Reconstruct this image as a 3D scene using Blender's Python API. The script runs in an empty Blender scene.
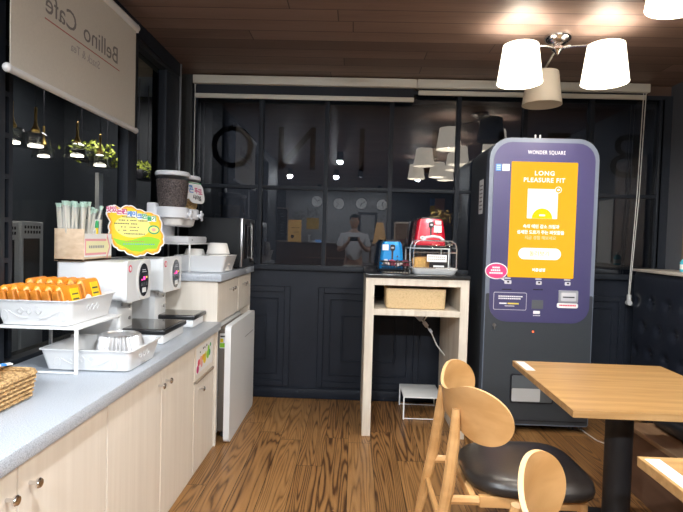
import bpy, bmesh, math, random
from mathutils import Vector, Matrix, Euler
random.seed(7)
C = bpy.context.scene.collection
PI = math.pi
V = Vector
XL, XR, YB, ZC = -1.40, 2.60, 4.37, 2.715

# ------------------------------------------------------------ materials
def new_mat(name):
    m = bpy.data.materials.new(name); m.use_nodes = True
    nt = m.node_tree
    return m, nt, nt.nodes['Principled BSDF']
def mat(name, col, rough=.5, metal=0, emit=None, es=0, spec=None, noise=0, nscale=20, coat=0, bump=0, trans=0, alpha=1, sss=0):
    m, nt, p = new_mat(name)
    c = (*col, 1)
    p.inputs['Base Color'].default_value = c
    p.inputs['Roughness'].default_value = rough
    p.inputs['Metallic'].default_value = metal
    if spec is not None: p.inputs['Specular IOR Level'].default_value = spec
    if coat: p.inputs['Coat Weight'].default_value = coat; p.inputs['Coat Roughness'].default_value = .15
    if trans: p.inputs['Transmission Weight'].default_value = trans
    if alpha < 1: p.inputs['Alpha'].default_value = alpha
    if emit: p.inputs['Emission Color'].default_value = (*emit, 1); p.inputs['Emission Strength'].default_value = es
    if noise or bump:
        tc = nt.nodes.new('ShaderNodeTexCoord'); n = nt.nodes.new('ShaderNodeTexNoise')
        n.inputs['Scale'].default_value = nscale; n.inputs['Detail'].default_value = 3
        nt.links.new(tc.outputs['Object'], n.inputs['Vector'])
        if noise:
            r = nt.nodes.new('ShaderNodeValToRGB')
            r.color_ramp.elements[0].color = (*[max(0, x*(1-noise)) for x in col], 1)
            r.color_ramp.elements[1].color = (*[min(1, x*(1+noise)) for x in col], 1)
            r.color_ramp.elements[0].position = .3; r.color_ramp.elements[1].position = .7
            nt.links.new(n.outputs['Fac'], r.inputs['Fac']); nt.links.new(r.outputs['Color'], p.inputs['Base Color'])
        if bump:
            b = nt.nodes.new('ShaderNodeBump'); b.inputs['Strength'].default_value = bump; b.inputs['Distance'].default_value = .003
            nt.links.new(n.outputs['Fac'], b.inputs['Height']); nt.links.new(b.outputs['Normal'], p.inputs['Normal'])
    return m
def grain_mat(name, c1, c2, stretch=(40, 40, 1.5), rough=.45, coat=0):
    m, nt, p = new_mat(name)
    tc = nt.nodes.new('ShaderNodeTexCoord'); mp = nt.nodes.new('ShaderNodeMapping')
    mp.inputs['Scale'].default_value = stretch
    n = nt.nodes.new('ShaderNodeTexNoise'); n.inputs['Scale'].default_value = 1; n.inputs['Detail'].default_value = 4; n.inputs['Distortion'].default_value = .4
    r = nt.nodes.new('ShaderNodeValToRGB')
    r.color_ramp.elements[0].position = .32; r.color_ramp.elements[1].position = .68
    r.color_ramp.elements[0].color = (*c1, 1); r.color_ramp.elements[1].color = (*c2, 1)
    L = nt.links.new
    L(tc.outputs['Object'], mp.inputs['Vector']); L(mp.outputs['Vector'], n.inputs['Vector'])
    L(n.outputs['Fac'], r.inputs['Fac']); L(r.outputs['Color'], p.inputs['Base Color'])
    p.inputs['Roughness'].default_value = rough
    if coat: p.inputs['Coat Weight'].default_value = coat; p.inputs['Coat Roughness'].default_value = .12
    return m
def plank_mat(name, w, length, along, base, dark, light, ring=34, seam=.012, rough=.4, gx=7, gy=.8, contrast=1.0, bumps=.15):
    """planks with cathedral grain: long axis 'along' (0 = X, 1 = Y)"""
    m, nt, p = new_mat(name); L = nt.links.new
    def math_(op, a, b=None, c=None):
        n = nt.nodes.new('ShaderNodeMath'); n.operation = op
        for i, v in enumerate((a, b, c)):
            if v is None: continue
            if isinstance(v, (int, float)): n.inputs[i].default_value = v
            else: L(v, n.inputs[i])
        return n.outputs[0]
    g = nt.nodes.new('ShaderNodeNewGeometry'); s = nt.nodes.new('ShaderNodeSeparateXYZ'); L(g.outputs['Position'], s.inputs[0])
    u, v = (s.outputs['X'], s.outputs['Y']) if along == 1 else (s.outputs['Y'], s.outputs['X'])
    us = math_('DIVIDE', u, w); iu = math_('FLOOR', us); fu = math_('FRACT', us)
    wn = nt.nodes.new('ShaderNodeTexWhiteNoise'); wn.noise_dimensions = '1D'; L(iu, wn.inputs['W'])
    vs = math_('ADD', math_('DIVIDE', v, length), math_('MULTIPLY', wn.outputs['Value'], 7.3))
    iv = math_('FLOOR', vs); fv = math_('FRACT', vs)
    cmb = nt.nodes.new('ShaderNodeCombineXYZ'); L(iu, cmb.inputs[0]); L(iv, cmb.inputs[1])
    wn2 = nt.nodes.new('ShaderNodeTexWhiteNoise'); wn2.noise_dimensions = '3D'; L(cmb.outputs[0], wn2.inputs['Vector'])
    rnd = wn2.outputs['Value']
    c2 = nt.nodes.new('ShaderNodeCombineXYZ')
    L(math_('MULTIPLY', u, gx), c2.inputs[0]); L(math_('MULTIPLY', v, gy), c2.inputs[1]); L(math_('MULTIPLY', rnd, 60), c2.inputs[2])
    n = nt.nodes.new('ShaderNodeTexNoise'); n.inputs['Scale'].default_value = 1; n.inputs['Detail'].default_value = 1.6; n.inputs['Roughness'].default_value = .45
    L(c2.outputs[0], n.inputs['Vector'])
    sn = math_('SINE', math_('MULTIPLY', n.outputs['Fac'], ring*3))
    sn = math_('MULTIPLY_ADD', sn, .5, .5)
    sn = math_('POWER', sn, .7)
    n2 = nt.nodes.new('ShaderNodeTexNoise'); n2.inputs['Scale'].default_value = 1; n2.inputs['Detail'].default_value = 3
    c3 = nt.nodes.new('ShaderNodeCombineXYZ'); L(math_('MULTIPLY', u, 140), c3.inputs[0]); L(math_('MULTIPLY', v, 6), c3.inputs[1]); L(rnd, c3.inputs[2])
    L(c3.outputs[0], n2.inputs['Vector'])
    fac = math_('ADD', math_('MULTIPLY', sn, .50*contrast), math_('MULTIPLY', n2.outputs['Fac'], .40))
    fac = math_('ADD', fac, math_('MULTIPLY', math_('SUBTRACT', rnd, .5), .32))
    r = nt.nodes.new('ShaderNodeValToRGB'); e = r.color_ramp.elements
    e[0].position = .16; e[0].color = (*dark, 1); e[1].position = .9; e[1].color = (*light, 1)
    mid = e.new(.42); mid.color = (*base, 1)
    L(fac, r.inputs['Fac'])
    d1 = math_('MINIMUM', fu, math_('SUBTRACT', 1, fu)); d2 = math_('MULTIPLY', math_('MINIMUM', fv, math_('SUBTRACT', 1, fv)), length/w)
    sm = math_('LESS_THAN', math_('MINIMUM', d1, d2), seam)
    mx = nt.nodes.new('ShaderNodeMix'); mx.data_type = 'RGBA'
    L(sm, mx.inputs['Factor']); L(r.outputs['Color'], mx.inputs[6]); mx.inputs[7].default_value = (*[x*.35 for x in dark], 1)
    L(mx.outputs[2], p.inputs['Base Color']); p.inputs['Roughness'].default_value = rough
    b = nt.nodes.new('ShaderNodeBump'); b.inputs['Strength'].default_value = bumps; b.inputs['Distance'].default_value = .002
    L(fac, b.inputs['Height']); L(b.outputs['Normal'], p.inputs['Normal'])
    return m
def glass_mat(name, tint, fac, edge=.3, rough=0.0, gcol=(1, 1, 1)):
    m, nt, p = new_mat(name); nt.nodes.remove(p)
    out = nt.nodes['Material Output']
    t = nt.nodes.new('ShaderNodeBsdfTransparent'); t.inputs[0].default_value = (*tint, 1)
    g = nt.nodes.new('ShaderNodeBsdfGlossy'); g.inputs['Roughness'].default_value = rough; g.inputs[0].default_value = (*gcol, 1)
    f = nt.nodes.new('ShaderNodeLayerWeight'); f.inputs['Blend'].default_value = .5
    pw = nt.nodes.new('ShaderNodeMath'); pw.operation = 'POWER'; pw.inputs[1].default_value = 5
    a = nt.nodes.new('ShaderNodeMath'); a.operation = 'MULTIPLY_ADD'; a.use_clamp = True; a.inputs[1].default_value = edge; a.inputs[2].default_value = fac
    mx = nt.nodes.new('ShaderNodeMixShader')
    nt.links.new(f.outputs['Facing'], pw.inputs[0]); nt.links.new(pw.outputs[0], a.inputs[0]); nt.links.new(a.outputs[0], mx.inputs[0])
    nt.links.new(t.outputs[0], mx.inputs[1]); nt.links.new(g.outputs[0], mx.inputs[2]); nt.links.new(mx.outputs[0], out.inputs[0])
    return m
def weave_mat(name, c1, c2, scale=70, rough=.7):
    m, nt, p = new_mat(name); L = nt.links.new
    tc = nt.nodes.new('ShaderNodeTexCoord')
    w1 = nt.nodes.new('ShaderNodeTexWave'); w1.inputs['Scale'].default_value = scale*.35; w1.bands_direction = 'DIAGONAL'; w1.inputs['Distortion'].default_value = 1.2
    ck = nt.nodes.new('ShaderNodeTexVoronoi'); ck.inputs['Scale'].default_value = scale; ck.distance = 'CHEBYCHEV'
    mp = nt.nodes.new('ShaderNodeMapping'); mp.inputs['Scale'].default_value = (1, 1, 1.7)
    L(tc.outputs['Object'], mp.inputs[0]); L(mp.outputs[0], ck.inputs['Vector']); L(mp.outputs[0], w1.inputs['Vector'])
    r = nt.nodes.new('ShaderNodeValToRGB'); r.color_ramp.elements[0].color = (*c2, 1); r.color_ramp.elements[1].color = (*c1, 1)
    r.color_ramp.elements[0].position = .15; r.color_ramp.elements[1].position = .75
    ad = nt.nodes.new('ShaderNodeMath'); ad.operation = 'SUBTRACT'; ad.inputs[0].default_value = 1.0
    L(ck.outputs['Distance'], ad.inputs[1])
    L(ad.outputs[0], r.inputs['Fac']); L(r.outputs['Color'], p.inputs['Base Color'])
    b = nt.nodes.new('ShaderNodeBump'); b.inputs['Strength'].default_value = .8; b.inputs['Distance'].default_value = .004
    L(ad.outputs[0], b.inputs['Height']); L(b.outputs['Normal'], p.inputs['Normal'])
    p.inputs['Roughness'].default_value = rough
    return m

M = dict(
    floor=plank_mat('floor planks', .155, 1.25, 1, (.25, .122, .041), (.070, .030, .011), (.36, .19, .070), ring=44, rough=.36, gx=8.5, gy=.50, contrast=1.0),
    ceil=plank_mat('ceiling planks', .16, 2.4, 0, (.245, .165, .132), (.16, .105, .085), (.34, .235, .19), ring=4, seam=.02, rough=.5, gx=5, gy=.3, contrast=.35, bumps=.05),
    header=plank_mat('header planks', .16, 2.4, 0, (.17, .105, .078), (.12, .07, .05), (.22, .14, .10), ring=4, seam=.0, rough=.5, gx=5, gy=.3, contrast=.35, bumps=.05),
    black=mat('black painted wood', (.012, .0155, .024), .5, spec=.22, noise=.12, nscale=6),
    frame=mat('dark grey painted frame', (.018, .022, .030), .6, spec=.25),
    pier=mat('dark olive paint', (.030, .031, .030), .6),
    glass=glass_mat('dark window glass', (.42, .43, .45), .075, .3),
    glassl=glass_mat('side window glass', (.72, .72, .72), .008, .03),
    letter=mat('dark lettering film', (.058, .061, .070), .8, spec=.1),
    outside=mat('dim corridor paint', (.22, .24, .28), .8),
    grey=mat('pale grey wall paint', (.36, .36, .37), .8, noise=.04, nscale=3),
    dgrey=mat('slate wall paint', (.085, .09, .105), .7),
    brown=grain_mat('brown wall panel', (.16, .10, .07), (.24, .16, .11), (3, 3, 14), .55),
    palestrip=mat('pale wall strip', (.55, .56, .57), .6),
    valance=mat('cream blind housing', (.60, .57, .49), .5),
    blindf=mat('black blind fabric', (.016, .019, .027), .85, bump=.2, nscale=300),
    blindw=mat('off white blind fabric', (.60, .57, .50), .85, noise=.03, nscale=120, emit=(.6, .57, .5), es=0),
    blindbar=mat('white blind bar', (.72, .72, .71), .35),
    ink=mat('grey print', (.20, .19, .18), .8), inkred=mat('red print', (.40, .13, .12), .8), inkl=mat('light grey print', (.36, .34, .32), .8),
    cab=grain_mat('pale cabinet laminate', (.77, .70, .61), (.84, .775, .685), (30, 30, 1.2), .45),
    cabedge=mat('cabinet gap', (.30, .24, .18), .6),
    stone=None,
    chrome=mat('polished metal', (.75, .75, .76), .14, 1),
    steel=mat('brushed steel', (.45, .45, .46), .32, 1),
    white=mat('white plastic', (.78, .80, .82), .32), whitem=mat('white powder coat', (.85, .86, .86), .38),
    tray=mat('white tray plastic', (.71, .72, .735), .35),
    gap=mat('seam grey', (.35, .36, .37), .5),
    ovenb=mat('black oven enamel', (.010, .011, .013), .55, spec=.2), bplas=mat('black plastic', (.012, .012, .014), .3), bgloss=mat('black glass top', (.008, .008, .010), .06, coat=.5),
    panelblk=mat('black control panel', (.02, .022, .03), .15, coat=.3),
    pinkled=mat('pink display', (.9, .1, .4), .4, emit=(1, .05, .35), es=1.4), amber=mat('amber indicator', (.9, .6, .1), .4, emit=(1, .6, .1), es=.7),
    red=mat('red print gloss', (.72, .03, .10), .4), whitep=mat('white print', (.88, .88, .88), .5),
    wicker=weave_mat('wicker weave', (.66, .43, .20), (.20, .10, .035), 95), wicker2=weave_mat('fine wicker weave', (.74, .55, .31), (.52, .35, .17), 130),
    wbox=grain_mat('light box wood', (.60, .44, .29), (.74, .58, .42), (20, 6, 40), .6),
    straw=mat('straw wood', (.78, .66, .50), .6), wrap=mat('clear straw wrapper', (.86, .89, .86), .3, alpha=.45), wraptip=mat('green wrapper tip', (.58, .80, .70), .4, alpha=.8),
    paper=mat('white paper', (.85, .84, .83), .7), pink=mat('pink print', (.80, .36, .38), .7), cream=mat('cream print', (.86, .80, .50), .7),
    yellow=mat('yellow print', (.88, .62, .01), .5), lemon=mat('pale lemon print', (.88, .80, .25), .5), green=mat('lime print', (.30, .66, .03), .5), orangep=mat('orange print', (.88, .42, .03), .5),
    blue=mat('blue print', (.05, .25, .65), .5), crimson=mat('crimson print', (.60, .03, .18), .5), dgreen=mat('green print', (.04, .40, .14), .5), peach=mat('salmon print', (.85, .42, .32), .5),
    inkk=mat('black print', (.04, .04, .04), .6),
    snack=mat('orange snack foil', (.84, .29, .02), .34, noise=.18, nscale=14, bump=.35), snackend=mat('brown snack foil end', (.50, .17, .02), .35, noise=.3, nscale=40),
    foil=mat('crimped aluminium foil', (.80, .80, .81), .34, 1, bump=.35, nscale=70),
    cereal=mat('chocolate cereal', (.11, .085, .08), .75, noise=.8, nscale=110, bump=1), granola=mat('granola', (.55, .36, .15), .75, noise=.6, nscale=90, bump=1),
    clear=glass_mat('clear plastic', (.93, .94, .95), .03), edgeclr=glass_mat('frosted plastic edge', (.80, .82, .84), .35, .3, .25), clearlid=mat('white lid', (.83, .84, .88), .35),
    cup=mat('translucent cup', (.80, .80, .78), .4),
    bowl=mat('paper bowl', (.80, .77, .73), .55),
    counter_black=mat('black stone top', (.02, .021, .023), .15, noise=.3, nscale=200),
    conwood=grain_mat('washed console wood', (.58, .51, .42), (.73, .67, .58), (22, 22, 3), .55),
    tblue=mat('metallic blue shell', (.015, .27, .66), .22, .25, coat=.6), tred=mat('metallic red shell', (.62, .012, .035), .22, .15, coat=.6),
    jam=mat('jam sachet', (.30, .05, .09), .3, noise=.5, nscale=30), jam2=mat('white jam sachet', (.72, .66, .68), .3),
    toast=mat('toast crumb', (.90, .50, .16), .8, noise=.25, nscale=60), crust=mat('bread crust', (.62, .32, .10), .8),
    kgrey=mat('kiosk grey metal', (.040, .047, .056), .42), kside=mat('kiosk side metal', (.035, .042, .052), .45), kborder=mat('kiosk silver border', (.16, .19, .25), .4),
    purple=mat('purple panel', (.060, .055, .145), .35, coat=.15),
    screen=mat('lit orange screen', (.02, .01, 0), .2, emit=(1.0, .47, .022), es=1.12), scrw=mat('lit white pixels', (.02, .02, .02), .2, emit=(1, .98, .9), es=1.25), scry=mat('lit yellow pixels', (.02, .02, 0), .2, emit=(.95, .82, .01), es=1.0), scrl=mat('lit pale pixels', (.02, .02, .01), .2, emit=(.75, .85, .45), es=1.0),
    pinkb=mat('pink bubble', (.82, .05, .20), .4), icon=mat('light icon print', (.62, .62, .66), .5), yellowt=mat('yellow icon print', (.85, .70, .10), .5),
    slot=mat('dark slot', (.01, .01, .015), .4), silver=mat('silver plastic', (.42, .43, .48), .35, .4), pocket=mat('grey pocket', (.10, .11, .12), .3),
    redled=mat('red indicator', (.8, .1, .05), .4, emit=(1, .15, .05), es=2),
    table=grain_mat('oak table top', (.37, .205, .072), (.51, .305, .125), (2.2, 26, 26), .32, coat=.12), tedge=grain_mat('oak edge', (.38, .21, .08), (.52, .31, .13), (3, 30, 30), .45),
    tleg=mat('black table post', (.014, .014, .016), .45), strip=mat('white paper strip', (.86, .87, .90), .35),
    cwood=grain_mat('honey chair wood', (.50, .265, .095), (.62, .35, .145), (5, 5, 16), .34, coat=.15), cedge=mat('pale ply edge', (.70, .44, .21), .4),
    leather=mat('black leather', (.018, .015, .014), .33, bump=.15, nscale=90, coat=.1), navy=mat('navy tufted leather', (.012, .015, .024), .34, bump=.1, nscale=90),
    booth=grain_mat('booth wood', (.32, .19, .105), (.44, .28, .16), (14, 2, 14), .5), booth_shaded=grain_mat('shaded booth fascia', (.15, .08, .05), (.20, .11, .07), (14, 2, 14), .5),  # fascia is the booth wood darkened for the shade on the bench front
    ledge=mat('pale ledge', (.55, .50, .44), .5),
    shade=mat('lit lamp shade', (.85, .80, .70), .8, emit=(1, .90, .74), es=2.6), shadeoff=mat('unlit lamp shade', (.74, .70, .60), .85), bulb=mat('lamp bulb', (1, 1, 1), .5, emit=(1, .93, .80), es=14),
    lampglass=glass_mat('smoky lamp glass', (.75, .76, .74), .12), brass=mat('brass', (.75, .50, .16), .3, 1), leaf=mat('yellow green leaf', (.48, .56, .07), .6, noise=.5, nscale=30),
    spot=mat('black spotlight housing', (.02, .02, .02), .5), spotlit=mat('spotlight lens', (1, 1, 1), .5, emit=(1, .95, .88), es=5),
    skin=mat('skin', (.52, .33, .24), .55), shirt=mat('pale blue shirt', (.62, .66, .72), .8), trouser=mat('pale trousers', (.55, .54, .52), .85), hair=mat('black hair', (.02, .018, .016), .6), shoe=mat('dark shoe', (.03, .03, .03), .5), lip=mat('lip', (.42, .2, .17), .5), eyew=mat('eye white', (.75, .75, .73), .3),
    barwood=grain_mat('dark bar wood', (.085, .045, .028), (.14, .08, .05), (10, 10, 1.5), .5), bwline=mat('bar trim wood', (.28, .16, .09), .5),
    board=mat('black menu board', (.02, .02, .022), .6), bframe=mat('pale board frame', (.50, .42, .32), .6), litpaper=mat('lit poster paper', (.7, .45, .15), .7, emit=(1, .58, .18), es=.9), photo=mat('grey photo print', (.30, .30, .30), .6, noise=.5, nscale=14),
    bluelit=mat('blue lit display', (.1, .3, .8), .4, emit=(.25, .5, 1), es=1.5), clockf=mat('clock face', (.78, .78, .77), .5), clockr=mat('clock rim', (.08, .08, .08), .4), gold=mat('golden dried flowers', (.55, .34, .08), .8, noise=.4, nscale=40), lamplit_wood=mat('lamplit honey board', (.72, .45, .20), .6, emit=(.9, .5, .2), es=.25),  # the wood board's emission stands in for lamp light falling on it
    cream2=mat('cream enamel', (.76, .74, .60), .4), gappl=mat('pale grey appliance', (.78, .80, .80), .45), bottleb=mat('blue bottle', (.10, .55, .70), .2), rubber=mat('dark rubber', (.02, .02, .02), .7), grout=mat('side vent metal', (.40, .36, .32), .25, .7),
    sock=mat('off white cable', (.70, .69, .66), .5),
)
def stone():
    m, nt, p = new_mat('speckled grey stone'); L = nt.links.new
    tc = nt.nodes.new('ShaderNodeTexCoord'); n = nt.nodes.new('ShaderNodeTexNoise'); n.inputs['Scale'].default_value = 300; n.inputs['Detail'].default_value = 2
    r = nt.nodes.new('ShaderNodeValToRGB'); e = r.color_ramp.elements
    e[0].position = .33; e[0].color = (.27, .30, .35, 1); e[1].position = .62; e[1].color = (.53, .57, .63, 1)
    k = e.new(.45); k.color = (.42, .46, .52, 1)
    L(tc.outputs['Object'], n.inputs['Vector']); L(n.outputs['Fac'], r.inputs['Fac']); L(r.outputs['Color'], p.inputs['Base Color'])
    p.inputs['Roughness'].default_value = .28
    return m
M['stone'] = stone()

# ------------------------------------------------------------ mesh builder
ORG = {}
class MB:
    def __init__(s): s.bm = bmesh.new(); s.mats = []; s.cur = 0
    def m(s, material):
        if material not in s.mats: s.mats.append(material)
        s.cur = s.mats.index(material); return s
    def _add(s, tmp, mx=None):
        if mx is not None: bmesh.ops.transform(tmp, matrix=mx, verts=tmp.verts)
        vm = {v: s.bm.verts.new(v.co) for v in tmp.verts}
        for f in tmp.faces:
            try: nf = s.bm.faces.new([vm[v] for v in f.verts]); nf.material_index = s.cur
            except ValueError: pass
        tmp.free(); return s
    def box(s, lo, hi, bev=0, seg=2, rot=None):
        lo, hi = V(lo), V(hi); c = (lo+hi)/2; d = hi-lo
        t = bmesh.new(); bmesh.ops.create_cube(t, size=1)
        bmesh.ops.scale(t, vec=d, verts=t.verts)
        if bev: bmesh.ops.bevel(t, geom=t.edges[:], offset=min(bev, min(abs(x) for x in d)*.49), segments=seg, profile=.5, affect='EDGES')
        mx = Matrix.Translation(c)
        if rot: mx = mx @ Euler(rot).to_matrix().to_4x4()
        return s._add(t, mx)
    def cyl(s, p0, p1, r0, r1=None, n=24, cap=True):
        p0, p1 = V(p0), V(p1); d = p1-p0
        t = bmesh.new(); bmesh.ops.create_cone(t, cap_ends=cap, segments=n, radius1=r0, radius2=r0 if r1 is None else r1, depth=d.length)
        mx = Matrix.Translation((p0+p1)/2) @ V((0, 0, 1)).rotation_difference(d.normalized()).to_matrix().to_4x4()
        return s._add(t, mx)
    def sph(s, c, r, sc=(1, 1, 1), n=16, rot=None):
        t = bmesh.new(); bmesh.ops.create_uvsphere(t, u_segments=n, v_segments=max(6, n//2), radius=r)
        mx = Matrix.Translation(V(c))
        if rot: mx = mx @ Euler(rot).to_matrix().to_4x4()
        mx = mx @ Matrix.Diagonal((*sc, 1))
        return s._add(t, mx)
    def lathe(s, prof, c=(0, 0, 0), n=32, axis=None, cap=True):
        t = bmesh.new(); rings = []
        for r, z in prof: rings.append([t.verts.new((r*math.cos(2*PI*i/n), r*math.sin(2*PI*i/n), z)) for i in range(n)])
        for a, b in zip(rings, rings[1:]):
            for i in range(n): t.faces.new((a[i], a[(i+1) % n], b[(i+1) % n], b[i]))
        if cap: t.faces.new(rings[0][::-1]); t.faces.new(rings[-1])
        mx = Matrix.Translation(V(c))
        if axis: mx = mx @ V((0, 0, 1)).rotation_difference(V(axis).normalized()).to_matrix().to_4x4()
        return s._add(t, mx)
    def tube(s, pts, r, n=8, closed=False, rs=None):
        pts = [V(p) for p in pts]; t = bmesh.new(); rings = []; N = len(pts); up = None
        for i, p in enumerate(pts):
            a = pts[i-1] if (i > 0 or closed) else p; b = pts[(i+1) % N] if (i < N-1 or closed) else p
            d = (b-a).normalized()
            if up is None: up = d.orthogonal().normalized()
            up = (up-d*up.dot(d)).normalized(); w = d.cross(up); rr = rs[i] if rs else r
            rings.append([t.verts.new(p+up*rr*math.cos(2*PI*k/n)+w*rr*math.sin(2*PI*k/n)) for k in range(n)])
        for i in range(N if closed else N-1):
            a, b = rings[i], rings[(i+1) % N]
            for k in range(n): t.faces.new((a[k], a[(k+1) % n], b[(k+1) % n], b[k]))
        if not closed: t.faces.new(rings[0][::-1]); t.faces.new(rings[-1])
        return s._add(t)
    def prism(s, outline, thick, o, right, up):
        """outline (a, b) on plane (right, up) at o, extruded by thick along right x up"""
        o, right, up = V(o), V(right).normalized(), V(up).normalized(); nrm = right.cross(up)
        t = bmesh.new()
        A = [t.verts.new(o+right*a+up*b) for a, b in outline]; B = [t.verts.new(o+right*a+up*b+nrm*thick) for a, b in outline]
        n = len(A); t.faces.new(A[::-1]); t.faces.new(B)
        for i in range(n): t.faces.new((A[i], A[(i+1) % n], B[(i+1) % n], B[i]))
        return s._add(t)
    def grid(s, rows, closed_u=False):
        t = bmesh.new(); R = [[t.verts.new(p) for p in r] for r in rows]
        for a, b in zip(R, R[1:]):
            n = len(a)
            for i in range(n if closed_u else n-1): t.faces.new((a[i], a[(i+1) % n], b[(i+1) % n], b[i]))
        return s._add(t)
    def text(s, txt, o, right, up, h, thick=.0008, align='CENTER', xs=1.0, bold=0, sp=1.0):
        cu = bpy.data.curves.new('tmp', 'FONT'); cu.body = txt; cu.size = h/.7; cu.align_x = align; cu.space_character = sp; cu.align_y = 'CENTER'; cu.extrude = thick/2; cu.offset = bold; cu.resolution_u = 3
        ob = bpy.data.objects.new('tmp', cu); C.objects.link(ob)
        dg = bpy.context.evaluated_depsgraph_get(); me = bpy.data.meshes.new_from_object(ob.evaluated_get(dg))
        right, up = V(right).normalized(), V(up).normalized(); nrm = right.cross(up)
        t = bmesh.new(); t.from_mesh(me)
        mx = Matrix.Translation(V(o)) @ Matrix((right, up, nrm)).transposed().to_4x4() @ Matrix.Diagonal((xs, 1, 1, 1))
        s._add(t, mx)
        bpy.data.objects.remove(ob); bpy.data.curves.remove(cu); bpy.data.meshes.remove(me)
        return s
    def build(s, name, material=None, parent=None, sharp=35, recalc=True):
        bm = s.bm
        if recalc: bmesh.ops.recalc_face_normals(bm, faces=bm.faces)
        me = bpy.data.meshes.new(name)
        if parent is not None: org = ORG[parent.name]
        else:
            xs = [v.co for v in bm.verts]
            org = V(((min(v.x for v in xs)+max(v.x for v in xs))/2, (min(v.y for v in xs)+max(v.y for v in xs))/2, min(v.z for v in xs)))
        bmesh.ops.translate(bm, verts=bm.verts, vec=-org)
        bm.to_mesh(me); bm.free()
        for mm in (s.mats or [material]): me.materials.append(mm)
        for p in me.polygons: p.use_smooth = True
        me.set_sharp_from_angle(angle=math.radians(sharp))
        o = bpy.data.objects.new(name, me); C.objects.link(o)
        ORG[o.name] = org
        if parent is not None: o.parent = parent
        else: o.location = org
        return o
def mb(material): return MB().m(material)
def tag(o, label, cat, group=None):
    o['label'] = label; o['category'] = cat
    if group: o['group'] = group
    return o
def thing(name, label, cat, loc=(0, 0, 0), group=None):
    o = bpy.data.objects.new(name, None); C.objects.link(o); o.location = loc; o.empty_display_size = .05
    ORG[o.name] = V(loc); return tag(o, label, cat, group)
def struct(o, label=None):
    o['kind'] = 'structure'
    if label: o['label'] = label
    return o
def dup(root, loc=None, rotz=None, label=None, group=None):
    def cp(o, par):
        c = o.copy(); C.objects.link(c); ORG[c.name] = ORG[o.name]
        if par is not None: c.parent = par
        for ch in [x for x in o.children]: cp(ch, c)
        return c
    r = cp(root, None)
    if loc is not None: r.location = loc
    if rotz is not None: r.rotation_euler[2] = rotz
    if label: r['label'] = label
    if group: r['group'] = group
    return r
def rrect(w, h, r, n=6, cx=0, cy=0):
    """rounded rectangle outline centred on (cx, cy); r may be (top, bottom)"""
    rt, rb = r if isinstance(r, tuple) else (r, r); out = []
    for sx, sy, a0, rr in ((1, 1, 0, rt), (-1, 1, 90, rt), (-1, -1, 180, rb), (1, -1, 270, rb)):
        for i in range(n+1):
            a = math.radians(a0+90*i/n); out.append((cx+sx*(w/2-rr)+rr*math.cos(a), cy+sy*(h/2-rr)+rr*math.sin(a)))
    return out
def ell(a, b, n=28, cx=0, cy=0): return [(cx+a*math.cos(2*PI*i/n), cy+b*math.sin(2*PI*i/n)) for i in range(n)]

# ------------------------------------------------------------ camera (yaw, pitch, roll of a hand-held phone)
cam = bpy.data.cameras.new('camera'); co = bpy.data.objects.new('camera', cam); C.objects.link(co)
cam.sensor_width = 36; cam.lens = 513/683*36; cam.clip_start = .02
r_ = V((0.99931372, 0.02435899, 0.02790571)); u_ = V((-0.02870491, 0.03310077, 0.99903972)); f_ = V((-0.0234119, 0.99915513, -0.03377727))
mw = Matrix((r_, u_, -f_)).transposed().to_4x4(); mw.translation = (0, 0, 1.38); co.matrix_world = mw
bpy.context.scene.camera = co

# ------------------------------------------------------------ room shell
struct(mb(M['floor']).box((-4.2, -5.5, -.06), (XR+.1, YB+.02, 0)).build('floor'), 'brown laminate plank floor with strong grain')
struct(mb(M['ceil']).box((-4.2, -5.5, ZC), (XR+.1, YB+.02, ZC+.06)).build('ceiling'), 'dark brown wood plank ceiling')
# back wall: panelled wainscot and header
w = mb(M['black'])
w.box((XL-.1, YB, 0), (XR+.1, YB+.12, 1.10))
def ring(b, x0, x1, z0, z1, wd, y0, y1):
    b.box((x0, y0, z0), (x0+wd, y1, z1), .004, 1); b.box((x1-wd, y0, z0), (x1, y1, z1), .004, 1)
    b.box((x0+wd, y0, z0), (x1-wd, y1, z0+wd), .004, 1); b.box((x0+wd, y0, z1-wd), (x1-wd, y1, z1), .004, 1)
for x0, x1 in ((-1.38, -.53), (-.29, .58), (.82, 1.69), (1.90, 2.30)):
    ring(w, x0, x1, .10, .96, .05, YB-.014, YB+.01)
    k = .10
    ring(w, x0+k, x1-k, .10+k, .96-k, .012, YB-.008, YB+.01)
    if x1-x0 > .6: ring(w, x0+.2, x1-.2, .32, .72, .018, YB-.010, YB+.01)
struct(w.build('wall_back'), 'black panelled wall below the dark window')
b = mb(M['header']).box((-1.385, YB, 2.63), (XR+.1, YB+.12, ZC))
struct(b.build('trim_1'), 'brown wood strip above the blind housings')
b = mb(M['black']).box((XL-.0, YB-.022, 0), (XR, YB-.001, .085), .006)
struct(b.build('baseboard_back'), 'black skirting along the panelled wall')
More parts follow.
